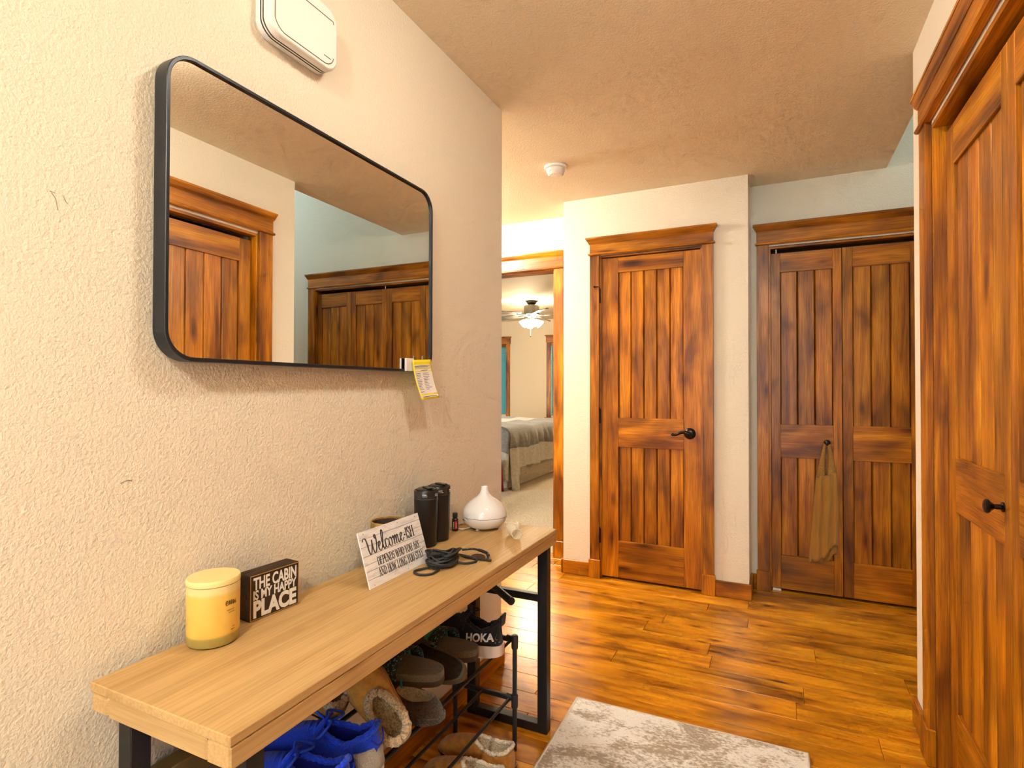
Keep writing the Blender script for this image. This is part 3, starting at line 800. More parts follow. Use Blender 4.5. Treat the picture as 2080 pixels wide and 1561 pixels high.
# tumblers
tm = pm('tumbler_black', (.022, .020, .018), .33, .35); lidm = pm('tumbler_lid', (.02, .02, .02), .25)
for i, (x, y, lab) in enumerate(((.078, 1.500, 'black steel tumbler with lid, the nearer one just behind the white sign'), (.076, 1.578, 'black steel tumbler with lid, the farther one beside the tiny bottle'))):
    t_ = tag(empty('tumbler', (x, y, T), radians(-30 + 14 * i)), lab, 'tumbler', 'black tumblers on the bench')
    MB().lathe([(0, 0), (.032, 0), (.0345, .003), (.035, .022), (.0352, .0235), (.0355, .025), (.0385, .15), (.0385, .152)], (0, 0, 0), 40).build('body', tm, t_, smooth='auto')
    MB().lathe([(.0376, .151), (.0376, .154)], (0, 0, 0), 40).build('seam', M['grey_line'], t_)
    MB().lathe([(.0385, .1535), (.0388, .156), (.0388, .176), (.0375, .179), (.034, .179), (.033, .174), (0, .174)], (0, 0, 0), 40).build('collar', lidm, t_, smooth='auto')
    ld = MB().lathe([(.0, .1745), (.031, .1745), (.0315, .181), (.027, .184), (0, .184)], (0, 0, 0), 32).build('lid', lidm, t_, smooth='auto')
    MB().box(-.012, .034, -.009, .009, .184, .1885).build('slider', lidm, ld, bevel=.002)
    for a_, s1 in ((-.75, .0135), (.35, .0115)):
        for q, zz in enumerate((.166, .1615)):
            mbk = MB(); xx = 0
            rg = random.Random(q + 3)
            while xx < s1:
                l_ = rg.uniform(.0009, .0022); mbk.box(xx, xx + l_, 0, .0026 if q == 0 else .0015, 0, .0002); xx += l_ + .0006
            wrap_text(mbk, .0389, a_ + radians(0), zz).build('print', wh, t_)

# little bottle
bt = tag(empty('oil_bottle', (.067, 1.697, T)), 'tiny black bottle with red label between tumblers and white diffuser', 'bottle')
MB().lathe([(0, 0), (.0105, 0), (.0115, .002), (.0115, .040), (.0105, .043), (.0065, .046), (.0065, .05)], (0, 0, 0), 24).build('body', pm('amber', (.02, .006, .004), .12, coat=.5), bt, smooth='auto')
MB().lathe([(.0088, .0475), (.0092, .048), (.0092, .062), (.0085, .063), (0, .063)], (0, 0, 0), 24).build('cap', M['black_plastic'], bt, smooth='auto')
def arc_patch(R_, a0, a1, z0, z1, n=8): return [[(R_ * cos(a0 + (a1 - a0) * k / n), R_ * sin(a0 + (a1 - a0) * k / n), z) for k in range(n + 1)] for z in (z0, z1)]
va = math.atan2(-1.697, 1.03)
MB().grid(arc_patch(.0117, va - 1.0, va + 1.3, .007, .037)).build('label', M['black_plastic'], bt)
MB().grid(arc_patch(.0119, va - .05, va + .72, .008, .036)).build('red_panel', pm('label_red', (.62, .02, .03), .4), bt)
k_ = MB()
for q in range(5): k_.grid(arc_patch(.0120, va - .55, va - .28, .010 + q * .005, .013 + q * .005, 2))
for q in range(4): k_.grid(arc_patch(.0121, va + .22, va + .42, .012 + q * .005, .015 + q * .005, 2))
k_.build('label_print', wh, bt)

# diffuser
df = tag(empty('diffuser', (.142, 1.778, T)), 'white teardrop oil diffuser at the far end of the bench', 'diffuser')
wg = pm('gloss_white', (.86, .86, .87), .22, coat=.3)
MB().lathe([(0, .004), (.045, .004), (.062, .012), (.074, .025), (.080, .040), (.0805, .0455)], (0, 0, 0), 48).build('water_base', wg, df, smooth='auto')
MB().lathe([(.0795, .0452), (.0795, .0475)], (0, 0, 0), 48).build('seam', M['grey_line'], df)
MB().lathe([(.0805, .0470), (.0795, .058), (.074, .073), (.062, .089), (.045, .103), (.028, .114), (.018, .125), (.0135, .138), (.012, .149), (.0105, .150), (.009, .146), (0, .144)], (0, 0, 0), 48).build('top_cover', wg, df, smooth='auto')
for a in (0.4, 2.5, 4.6): MB().lathe([(0, 0), (.007, 0), (.007, .006), (0, .006)], (.042 * cos(a), .042 * sin(a), 0), 10).build('foot', M['white'], df)
MB().box(.0, .004, -.006, .006, -.003, .003).xf(Matrix.Translation((.0765 * cos(-2.3), .0765 * sin(-2.3), .036)) @ Matrix.Rotation(-2.3, 4, 'Z')).build('button', M['grey_line'], df)
pc = catmull([(.05, 1.80, T + .003), (.03, 1.74, T + .0025), (.045, 1.705, T + .0025), (.062, 1.712, T + .0025), (.09, 1.72, T + .003), (.10, 1.75, T + .004)], 6)
tag(MB().tube(pc, .0022, 8).build('power_cord', M['white'], smooth=True), 'thin white cord running under the diffuser', 'cord')

# coiled hair clip
cp = tag(empty('coil_clip', (.262, 1.748, T)), 'cream spiral coil clip lying beside the diffuser', 'hair clip')
crm = pm('cream_plastic', (.80, .69, .50), .4)
ax = Vector((.045, -.055, 0)); L_ = ax.length; axn = ax.normalized(); sd_ = Vector((axn.y, -axn.x, 0))
cp.scale = (1.2, 1.2, 1.2)
pts = [axn * (L_ * t / 150) + (sd_ * cos(t * 2 * pi * 9 / 150) + Vector((0, 0, 1)) * sin(t * 2 * pi * 9 / 150)) * (.0135) + Vector((0, 0, .0155)) for t in range(151)]
MB().tube(pts, .0016, 6).build('coil', crm, cp, smooth=True)
MB().lathe([(0, -.0015), (.008, -.0012), (.009, 0), (.008, .0012), (0, .0015)], (0, 0, 0), 16, 'y').xf(Matrix.Translation(tuple(axn * L_ * .86 + sd_ * (-.006) + Vector((0, 0, .037)))) @ Matrix.Rotation(.7, 4, 'Z') @ Matrix.Diagonal((.8, 1, 1.25, 1))).build('thumb_tab', crm, cp, smooth=True)

# black cord pile with glasses
rg = random.Random(11)
cdm = pm('black_cord', (.018, .022, .024), .55); N = NT(cdm); v = N.coords((300, 300, 300)); N.bump(N.noise(v, 2.0, 2), .6, .001)
co = tag(empty('cord_bundle', (.235, 1.352, T)), 'tangled bundle of black braided cord in front of the white sign', 'cord')
pts = []
for t in range(0, 19):
    th = t * 2.05 + rg.uniform(-.2, .2); rr = rg.uniform(.026, .052)
    for q in range(5):
        a = th + q * 1.25
        pts.append((rr * cos(a) * (1.0 if q % 2 else .8), rr * 1.05 * sin(a), .0045 + .044 * (t / 19) * (.45 + .55 * sin(q * 2.1 + t) ** 2)))
pts = catmull(pts, 5)
MB().tube(pts, .0032, 7).build('cord', cdm, co, smooth=True)
MB().tube(catmull([(-.012, -.05, .006), (-.035, -.085, .0035), (-.008, -.105, .0035), (.02, -.085, .0035), (.022, -.05, .006)], 8), .0033, 7).build('loose_loop', cdm, co, smooth=True)
MB().tube(catmull([(.01, .03, .020), (.02, .055, .018), (.035, .075, .010), (.060, .085, .0035), (.075, .06, .0035), (.055, .03, .004), (.03, .015, .012)], 8), .0033, 7).build('loose_loop', cdm, co, smooth=True)
gs = tag(empty('glasses', (.285, 1.455, T)), 'folded black glasses with strap at the end of the cord', 'glasses')
gmt = pm('glasses_black', (.012, .012, .014), .22, coat=.4)
MB().tube(catmull([(-.045, -.002, .018), (-.02, .018, .018), (.01, .020, .016), (.035, .010, .014), (.045, -.003, .012)], 6), [.0035] * 10 + [.005] * 15, 8).build('temple', gmt, gs, smooth=True)
MB().tube(catmull([(-.045, -.012, .004), (-.01, -.022, .0035), (.025, -.020, .0035), (.062, -.016, .004)], 6), .0033, 8).build('temple', gmt, gs, smooth=True)
MB().tube(catmull([(.045, -.003, .012), (.049, -.010, .010), (.047, -.017, .004)], 6), .003, 8).build('hinge', gmt, gs, smooth=True)
lens = [(.012 + .024 * cos(a), -.004 + .011 * sin(a), .0045 + .006 * sin(a)) for a in [2 * pi * k / 20 for k in range(20)]]
MB().add(lens, [tuple(range(20))]).build('lens', pm('smoke_lens', (.05, .03, .02), .1, coat=.5), gs, solid=.001)

# ================================================================== RUG
rgm = pm('rug_pile', (.75, .68, .58), .95, spec=.1, sheen=.4); N = NT(rgm)
v = N.coords((1, 1.6, 1)); big = N.noise(v, 3.4, 5, .62, 1.2); mid = N.noise(v, 70, 3, .7); fine = N.noise(v, 260, 2, .6)
msk = N.ramp(N.math('ADD', N.math('MULTIPLY', big, .62), N.math('MULTIPLY', mid, .38)), [(.47, (0, 0, 0)), (.56, (1, 1, 1))]).outputs['Color']
base = N.mix(msk, (.97, .91, .83), (.42, .32, .21))
col = N.mix(.5, base, N.ramp(fine, [(.3, (.6, .57, .53)), (.6, (1, 1, 1))]).outputs['Color'], 'MULTIPLY')
N.l(col, N.b.inputs['Base Color']); N.bump(N.math('ADD', fine, N.math('MULTIPLY', mid, .6)), .9, .006)
rug = tag(empty('rug', (.812, .60, .0)), 'cream and brown mottled low pile runner rug on the wood floor', 'rug')
rug.rotation_euler = (0, 0, radians(.8))
gv = []
rg = random.Random(9)
nx, ny = 40, 140
rows = [[(-.392 + .784 * i / nx, -1.45 + 2.92 * j / ny, .011 + rg.uniform(-.0012, .0012)) for i in range(nx + 1)] for j in range(ny + 1)]
mbr = MB().grid(rows); mbr.box(-.392, .392, -1.45, 1.47, .0005, .0095); mbr.build('pile', rgm, rug, smooth=True)
bnd = pm('rug_binding', (.60, .52, .42), .9)
MB().tube([(-.394, -1.452, .007), (.394, -1.452, .007), (.394, 1.472, .007), (-.394, 1.472, .007)], .0062, 8, closed=True).build('binding', bnd, rug, smooth=True)

# ================================================================== GARMENT on the knob
gar = tag(empty('blouse', (1.358, YF + .018, .897)), 'olive tan blouse with lace yoke hanging from the folding door knob', 'clothing')
clm = pm('tan_cloth', (.40, .19, .028), .85, sheen=.3); N = NT(clm); v = N.coords((1, 1, .12)); nz = N.noise(v, 420, 2); N.bump(nz, .35, .001)
lcm = pm('lace', (.42, .22, .05), .85); N = NT(lcm); v = N.coords(); vo = N.n('ShaderNodeTexVoronoi', Scale=300.0); N.l(v, vo.inputs['Vector'])
N.l(N.ramp(vo.outputs['Distance'], [(.2, (.20, .09, .015)), (.6, (.46, .24, .05))]).outputs['Color'], N.b.inputs['Base Color']); N.bump(vo.outputs['Distance'], .8, .002)
def lerp(t, pts):
    for (a, va_), (b_, vb_) in zip(pts[:-1], pts[1:]):
        if t <= b_: return va_ + (vb_ - va_) * max(0, (t - a)) / (b_ - a)
    return pts[-1][1]
LEFT = [(0, -.019), (.10, -.036), (.21, -.058), (.24, -.060), (.40, -.074), (.55, -.086), (.69, -.098)]
RIGHT = [(0, .016), (.10, .032), (.21, .044), (.24, .046), (.40, .052), (.55, .053), (.69, .050)]
def section(d, n=44):
    l, r_ = lerp(d, LEFT), lerp(d, RIGHT); cx = (l + r_) / 2; hw = (r_ - l) / 2
    dep = .018 + .030 * min(1, d / .3)
    out = []
    for k in range(n):
        a = 2 * pi * k / n
        x = cx + hw * cos(a)
        fold = (.015 * sin(x * 135 + d * 4) + .008 * sin(x * 290 - d * 7 + 1)) * min(1, d / .25)
        yv = -.022 - dep * .5 + (dep * .5 + fold * .8) * sin(a) * (-1)
        hem = lerp(x, [(-.10, .69), (-.055, .675), (-.02, .655), (.015, .60), (.03, .575), (.053, .58)])
        back = sin(a) < 0
        dz = d * (hem if not back else min(.69, hem + .06)) / .69
        out.append((x, yv, -dz))
    return out
rows = [section(.20 + .49 * k / 26) for k in range(27)]
MB().grid(rows, True).build('body', clm, gar, smooth=True, solid=.0012)
# lace yoke: two straps meeting at the knob
for sgn in (-1, 1):
    rws = []
    for k in range(13):
        d = .002 + .235 * k / 12
        l, r_ = lerp(d, LEFT), lerp(d, RIGHT); cx = (l + r_) / 2
        gap = .002 + .006 * sin(pi * min(1, d / .2))
        xa, xb = (l, cx - gap) if sgn < 0 else (cx + gap * .8, r_)
        if d > .19: xa, xb = (l, cx + .006) if sgn < 0 else (cx - .004, r_)
        ring_ = []
        for q in range(12):
            a = 2 * pi * q / 12
            ring_.append(((xa + xb) / 2 + (xb - xa) / 2 * cos(a), -.026 - .010 * sin(a) - .004 * sin(40 * d), -d + (.012 if sgn < 0 else .03) * (k / 12) * cos(a) * sgn))
        rws.append(ring_)
    MB().grid(rws, True).build('lace_yoke', lcm, gar, smooth=True)
MB().tube(catmull([(.004, -.036, -.20), (.010, -.044, -.235), (.026, -.046, -.262), (.040, -.044, -.25), (.045, -.038, -.22)], 6), .0045, 8).build('neck_trim', clm, gar, smooth=True)
MB().tube(catmull([(-.016, -.030, -.012), (-.008, -.033, .004), (.004, -.034, .006), (.013, -.030, -.010)], 6), .004, 8).build('hanging_loop', clm, gar, smooth=True)

# ================================================================== SHOES
def outline(L, W, heel=.80, n=48, arch=.10):
    """foot outline, heel at x=0, toe at x=-L (local), returns list of (x, y)"""
    out = []
    for k in range(n):
        a = 2 * pi * k / n
        t = .5 - .5 * cos(a)                # 0 heel .. 1 toe
        wd = W / 2 * (heel + (1 - heel) * min(1, t / .62) ** 1.5 - arch * math.exp(-((t - .42) / .16) ** 2) * (.9 if sin(a) > 0 else .35))
        if t > .72: wd *= 1 - .10 * ((t - .72) / .28) ** 2
        sg = 1 if sin(a) >= 0 else -1
        out.append((-L * t, sg * wd * abs(sin(a)) ** .62))
    return out

def loft_upper(ol, z0, Q, ctrl, nu=8):
    """rows from the sole outline up to the collar curve Q"""
    rows = []
    for j in range(nu + 1):
        u = j / nu; row = []
        for p, c_, q in zip(ol, ctrl, Q):
            P0 = Vector((p[0], p[1], z0)); P2 = Vector(q); P1 = Vector(c_)
            row.append(tuple(P0 * (1 - u) ** 2 + P1 * 2 * u * (1 - u) + P2 * u * u))
        rows.append(row)
    return rows

def opening(L, W, t0, t1, n, zheel, zside, zthroat, wq=.62):
    q = []
    for k in range(n):
        a = 2 * pi * k / n
        t = .5 - .5 * cos(a)
        x = -L * (t0 + (t1 - t0) * t)
        yv = W / 2 * wq * (1 if sin(a) >= 0 else -1) * abs(sin(a)) ** .75 * (1 - .25 * t)
        z = lerp(t, [(0, zheel), (.12, zheel - .012 * (zheel - zside > .02)), (.45, zside), (.8, (zside + zthroat) / 2), (1, zthroat)])
        q.append((x, yv, z))
    return q

def make_shoe(name, label, cat, loc, rz, L=.28, W=.10, sole=.028, zheel=.095, zside=.062, zthroat=.088, t0=.03, t1=.46, toe=.058, up=None, lin=None, solm=None, rx=0, ry=0, fleece=None, laces=None, group=None, heel_extra=None, stitched=None, pull=None, wq=.62, band=None):
    r = tag(empty(name, loc), label, cat, group)
    r.rotation_euler = (rx, ry, rz)
    n = 48
    ol = outline(L, W, n=n)
    Q = opening(L, W, t0, t1, n, zheel, zside, zthroat, wq)
    ctrl = []
    for p, q in zip(ol, Q):
        t = -p[0] / L
        zc = lerp(t, [(0, zheel * .55), (.3, zside * .75 + sole * .3), (.5, zside + .012), (.75, toe + sole * .9), (1, toe * 1.05 + sole * .5)])
        k = lerp(t, [(0, 1.0), (.5, 1.05), (1, 1.0)])
        ctrl.append((p[0] * (1.0 if t < .9 else 1.0) - (.006 if t > .9 else 0), p[1] * k, zc))
    MB().grid(loft_upper(ol, sole * .85, Q, ctrl, 9), True).build('upper', up, r, smooth=True)
    # lining down to an insole
    ins = [((q[0] + L * t0 * .5) * .93 - L * .02, q[1] * 1.1, sole + .006) for q in Q]
    mid = [(q[0] * .985 - .003, q[1] * .93, q[2] - .010) for q in Q]
    mb_ = MB().grid([[tuple(q) for q in Q], mid, ins], True); mb_.add(ins, [tuple(range(n))])
    mb_.build('lining', lin or up, r, smooth='auto')
    # sole
    so = [(p[0] * 1.02 + .004, p[1] * 1.06) for p in ol]
    s0 = [(x * .985 + .0, y * .93, .0 + lerp(-x / L, [(0, .006), (.12, 0), (.7, 0), (1, .012)])) for x, y in so]
    s1 = [(x, y, sole * .45 + lerp(-x / L, [(0, .004), (.12, 0), (.7, 0), (1, .008)])) for x, y in so]
    s2 = [(x * .995, y * .985, sole + lerp(-x / L, [(0, .003), (.7, 0), (1, .004)])) for x, y in so]
    s3 = [(x * .97, y * .85, sole + .002) for x, y in so]
    mb_ = MB().grid([s0, s1, s2, s3], True); mb_.add(s0, [tuple(range(n - 1, -1, -1))]); mb_.add(s3, [tuple(range(n))])
    mb_.build('sole', solm, r, smooth='auto', angle=55)
    if fleece:
        fm_, fr_ = fleece
        pts = [Vector(q) for q in Q]
        rgx = random.Random(len(label))
        pp = []
        for k in range(n * 2):
            a = pts[(k // 2) % n]; b_ = pts[(k // 2 + 1) % n]
            p = a.lerp(b_, (k % 2) * .5) + Vector((rgx.uniform(-.001, .001), rgx.uniform(-.001, .001), rgx.uniform(-.001, .002)))
            pp.append(p)
        MB().tube(pp, [fr_ * rgx.uniform(.85, 1.15) for _ in pp], 8, closed=True).build('padded_collar' if 'knit' in fm_.name else 'fleece_collar', fm_, r, smooth=True)
    if laces:
        lm, kind = laces
        x0 = -L * (t1 - .02); 
        for k in range(4):
            xx = x0 - L * .055 * k; zz = zthroat - .002 + .004 - k * (zthroat - toe - sole * .5) / 5.0
            MB().tube(catmull([(xx + .006, -W * .24, zz - .010), (xx, -W * .1, zz + .002), (xx - .004, W * .1, zz + .002), (xx - .008, W * .24, zz - .010)], 5), .0032, 7).build('lace', lm, r, smooth=True)
        kx, kz = x0 + .006, zthroat + .008
        MB().tube(catmull([(kx, 0, kz), (kx + .02, -.02, kz + .010), (kx + .012, -.05, kz - .002), (kx - .006, -.045, kz - .012), (kx, -.006, kz + .002), (kx - .01, .02, kz + .010), (kx + .012, .042, kz - .004), (kx + .022, .022, kz), (kx, 0, kz)], 6), .0030, 7).build('lace_bow', lm, r, smooth=True)
        MB().tube(catmull([(kx, 0, kz), (kx - .01, -.014, kz + .02), (kx - .02, -.03, kz + .045)] if kind == 'up' else [(kx, 0, kz), (kx + .006, -.03, kz - .006), (kx + .004, -.055, kz - .036)], 6), .0027, 7).build('lace_end', lm, r, smooth=True)
        MB().lathe([(0, -.009), (.008, -.006), (.0095, 0), (.008, .006), (0, .009)], (kx, 0, kz), 12, 'y').build('lace_knot', lm, r, smooth=True)
        # tongue
        tg = []
        for j in range(7):
            v_ = j / 6
            xx = -L * (t1 + .05) + (L * .11) * v_; zz = zthroat - .012 + .034 * v_
            tg.append([(xx - .004 * abs(u) , u * W * .24 * (1 - .15 * v_), zz - .008 * u * u) for u in (-1, -.5, 0, .5, 1)])
        MB().grid(tg).build('tongue', up, r, smooth=True, solid=.005)
    if stitched:
        pts = []
        for p in ol: pts.append((p[0] * 1.012 + .003, p[1] * 1.045, sole + .004))
        MB().tube(pts, .0016, 6, closed=True).build('stitching', stitched, r, smooth=True)
    if heel_extra:
        heel_extra(r, L, W, sole, zheel)
    return r

TZ = .372          # top of the shoe rack's upper tier
def fabric(name, c1, c2, sc=160, rough=.85, bump=.5, sheen=.2):
    mt = pm(name, c1, rough, spec=.25, sheen=sheen); N = NT(mt); v = N.coords(); nz = N.noise(v, sc, 2, .6)
    N.l(N.ramp(nz, [(.35, c1), (.65, c2)]).outputs['Color'], N.b.inputs['Base Color']); N.bump(nz, bump, .003); return mt
blk_knit = fabric('black_knit', (.007, .007, .009), (.018, .018, .022), 420)
brn_mesh = pm('dark_overlay', (.030, .024, .022), .5)
pink_foam = pm('pale_foam', (.74, .60, .52), .6)
blue_knit = fabric('blue_knit', (.006, .035, .68), (.012, .085, .92), 380)
blue_lace = pm('blue_lace', (.012, .085, .85), .7)
blue_soft = pm('blue_lining', (.004, .015, .42), .8)
grey_mesh = fabric('grey_heel', (.30, .28, .25), (.46, .44, .40), 500)
tan_suede = fabric('tan_suede', (.40, .17, .025), (.56, .26, .045), 60, .8, .25, .3)
fleece_m = fabric('fleece', (.34, .22, .10), (.62, .45, .27), 260, .95, 1.0, .5)
fleece_w = fabric('fleece_pale', (.55, .42, .26), (.84, .74, .58), 240, .95, 1.0, .5)
dark_suede = fabric('dark_brown_suede', (.040, .022, .010), (.085, .048, .022), 70, .8, .3, .2)
choc_fuzz = fabric('chocolate_fuzz', (.016, .008, .004), (.060, .032, .016), 210, .95, 1.0, .4)
olive_mat = fabric('grey_brown_foam', (.11, .085, .055), (.19, .15, .10), 320, .85, .4)
dark_foot = fabric('dark_footbed', (.022, .014, .010), (.045, .028, .018), 120, .6, .2)
rub_brown = pm('brown_rubber', (.055, .030, .014), .6)
stitch_m = pm('stitch', (.50, .30, .09), .7)
teal_m = pm('teal_rubber', (.02, .30, .34), .5)

# --- rack
rk = tag(empty('shoe_rack', (0, 0, 0)), 'black two tier metal shoe rack under the bench', 'shoe rack')
RX0, RX1, RY0, RY1 = .075, .305, .70, 1.690
for yy in (RY0, RY1):
    for xx in (RX0, RX1):
        MB().tube([(xx, yy, 0), (xx, yy, TZ + .012)], .0075, 12).build('post', M['black_plastic'], rk, smooth='auto')
        for zz in (TZ - .012, .165):
            cn = MB().lathe([(.0105, -.022), (.0115, -.018), (.0115, .018), (.0105, .022)], (xx, yy, zz), 14)
            sx_ = -1 if xx > .2 else 1
            cn.tube([(xx, yy, zz + .006), (xx + sx_ * .03, yy, zz + .010)], .0095, 10)
            cn.build('connector', M['black_plastic'], rk, smooth='auto')
    for zz in (TZ - .006, .172):
        box('end_bar', M['black_metal'], RX0 + .02, RX1 - .02, yy - .007, yy + .007, zz - .008, zz + .008, rk, .003)
for zz, xs_ in ((TZ - .0065, (RX0 + .028, .19, RX1 - .012)), (.172, (RX0 + .028, .185, RX1 - .016))):
    for xx in xs_:
        MB().tube([(xx, RY0, zz), (xx, (RY0 + RY1) / 2, zz)], .0062, 12).build('rod', M['rod'], rk, smooth='auto')
        MB().tube([(xx, (RY0 + RY1) / 2 - .02, zz), (xx, RY1, zz)], .0052, 12).build('rod', M['rod'], rk, smooth='auto')

# --- black runner with white lettering
def hoka_heel(r, L, W, sole, zheel):
    # heel pull tab and pale heel foam
    MB().grid([[(.000 + .004 * v, u * .018, zheel - .012 + .034 * v) for u in (-1, -.5, 0, .5, 1)] for v in (0, .35, .7, 1)]).build('heel_tab', blk_knit, r, smooth=True, solid=.006)
    up = [o for o in r.children if o.name.startswith('upper')][0]
    bv = BVHTree.FromPolygons([v.co for v in up.data.vertices], [list(p.vertices) for p in up.data.polygons])
    def project(mb_):
        vs = []
        for p in mb_.v:
            h_ = bv.ray_cast(Vector((p[0], -.3, p[1])), Vector((0, 1, 0)))
            yv = h_[0].y if h_[0] is not None else -.04
            vs.append((p[0], yv - .0008 - p[2], p[1]))
        mb_.v = vs; return mb_
    tx = text_mb('HOKA', .034, 1.0, .0012, 'LEFT', extrude=.0003)
    tx.v = [(p[0] * .9 - .105, p[1] * 1.0 + .046 + (p[0]) * .08, p[2]) for p in tx.v]
    bmx = bmesh.new()
    project(tx).build('lettering', pm('print_white', (.82, .80, .76), .5), r)
    for k in range(4):
        q = MB().box(-.013 + .004 * (k % 2), .0 - .002, .048 + k * .009, .0492 + k * .009, 0, .0003)
        project(q).build('reflective_mark', M['white'], r)
make_shoe('running_shoe', 'black running shoe with white lettering at the far end of the rack', 'shoe', (.322, 1.560, TZ), radians(2), .29, .105, .036, .108, .076, .112, t1=.44, toe=.062, up=blk_knit, lin=blk_knit, solm=pink_foam, heel_extra=hoka_heel, fleece=(blk_knit, .006), laces=(blk_knit, 'down'))

# --- sandals with patterned straps
strap_m = pm('strap', (.02, .025, .03), .6); N = NT(strap_m); v = N.coords(); vo = N.n('ShaderNodeTexVoronoi', Scale=150.0); N.l(v, vo.inputs['Vector'])
N.l(N.ramp(vo.outputs['Distance'], [(.22, (.10, .40, .36)), (.30, (.012, .014, .018))], 'CONSTANT').outputs['Color'], N.b.inputs['Base Color'])
def make_sandal(label, loc, rz, rx=0, ry=0):
    L, W = .27, .098
    r = tag(empty('sandal', loc), label, 'sandal', 'strappy sandals on the rack'); r.rotation_euler = (rx, ry, rz)
    ol = outline(L, W, n=40); n = 40
    def lay(k, z): return [(x * 1.0, y * k, z + lerp(-x / L, [(0, .010), (.35, .006), (.7, 0), (1, .006)])) for x, y in ol]
    mb_ = MB().grid([lay(.93, 0), lay(1.0, .006), lay(1.0, .016)], True); mb_.add(lay(.93, 0), [tuple(range(n - 1, -1, -1))]); mb_.build('outsole', rub_brown, r, smooth='auto', angle=50)
    mb_ = MB().grid([lay(1.0, .0165), lay(1.03, .022), lay(1.02, .032), lay(.93, .036)], True); mb_.add(lay(.93, .036), [tuple(range(n))]); mb_.build('footbed', olive_mat, r, smooth='auto', angle=60)
    def strap(x0, wd, hgt, nm, mt, half=1.0):
        rows = []
        for j in range(13):
            a = pi * j / 12
            yv = -cos(a) * W * .53; zv = .026 + hgt * sin(a) ** .8
            rows.append([(x0 - wd / 2 + yv * .25, yv, zv), (x0 + wd / 2 + yv * .25, yv, zv)])
        return MB().grid(rows).build(nm, mt, r, smooth=True, solid=.003)
    strap(-.185, .036, .046, 'toe_strap', strap_m); strap(-.112, .034, .058, 'instep_strap', strap_m)
    strap(-.142, .014, .056, 'teal_strap', teal_m)
    for q in (-1, 1): MB().box(-.097, -.092, q * W * .49 - .003, q * W * .49 + .003, .010, .030).build('side_loop', teal_m, r, bevel=.001)
    MB().box(-.215, -.190, -W * .56, -W * .50, .026, .036).build('strap_tab', teal_m, r, bevel=.002)
    return r
make_sandal('strappy sandal resting against the black running shoe', (.292, 1.458, TZ + .020), radians(6), rx=radians(6), ry=radians(1))
make_sandal('strappy sandal resting on the dark fuzzy slipper', (.312, 1.238, TZ + .060), radians(7), rx=radians(10), ry=radians(2))

# --- dark clog showing its footbed
def make_clog(label, loc, rz, rx, ry):
    L, W = .27, .102; n = 40
    r = tag(empty('clog', loc), label, 'shoe'); r.rotation_euler = (rx, ry, rz)
    ol = outline(L, W, n=n)
    def lay(k, z): return [((x + L / 2) * k - L / 2, y * k, z + lerp(-x / L, [(0, .004), (.5, 0), (1, .006)])) for x, y in ol]
    mb_ = MB().grid([lay(.92, 0), lay(1.0, .008), lay(1.02, .026), lay(1.0, .032), lay(.95, .032), lay(.93, .024)], True); mb_.add(lay(.92, 0), [tuple(range(n - 1, -1, -1))]); mb_.build('rim', pm('clog_rim', (.10, .075, .04), .6), r, smooth='auto', angle=60)
    mb_ = MB().grid([lay(.935, .0235), lay(.7, .020), lay(.3, .019)], True); mb_.add(lay(.3, .019), [tuple(range(n))]); mb_.build('footbed', dark_foot, r, smooth=True)
    rows = []
    for j in range(13):
        a = pi * j / 12; rows.append([(-.275 + .02 * sin(a), -cos(a) * W * .40, .02 + .015 * sin(a)), (-.20, -cos(a) * W * .53, .02 + .05 * sin(a) ** .7), (-.125 - .02 * sin(a), -cos(a) * W * .53, .02 + .062 * sin(a) ** .7)])
    MB().grid(rows).build('vamp', dark_suede, r, smooth=True, solid=.004)
make_clog('dark brown backless clog tipped to show its footbed between the sandals', (.318, 1.352, TZ + .030), radians(3), radians(42), radians(3))

# --- fuzzy slipper
make_shoe('slipper', 'dark chocolate fuzzy slipper under the nearer sandal', 'slipper', (.340, 1.188, TZ), radians(2), .265, .108, .016, .055, .050, .060, t0=.10, t1=.50, toe=.052, up=choc_fuzz, lin=fleece_w, solm=choc_fuzz, wq=.60)
# --- moccasins lying on their side on the rack
make_shoe('moccasin', 'tan fleece lined moccasin standing on its side beside the blue shoes', 'slipper', (.312, 1.074, TZ + .016), radians(2), .235, .098, .014, .062, .056, .060, t0=.03, t1=.52, toe=.045, up=tan_suede, lin=fleece_m, solm=rub_brown, rx=radians(50), ry=radians(44), fleece=(fleece_m, .010), stitched=stitch_m, wq=.72)
make_shoe('moccasin', 'tan fleece lined moccasin at the back behind the blue shoes', 'slipper', (.165, 1.022, TZ + .064), radians(8), .12, .098, .014, .060, .054, .060, t0=.03, t1=.52, toe=.045, up=tan_suede, lin=fleece_m, solm=rub_brown, rx=radians(25), ry=radians(30), fleece=(fleece_m, .009), stitched=stitch_m)
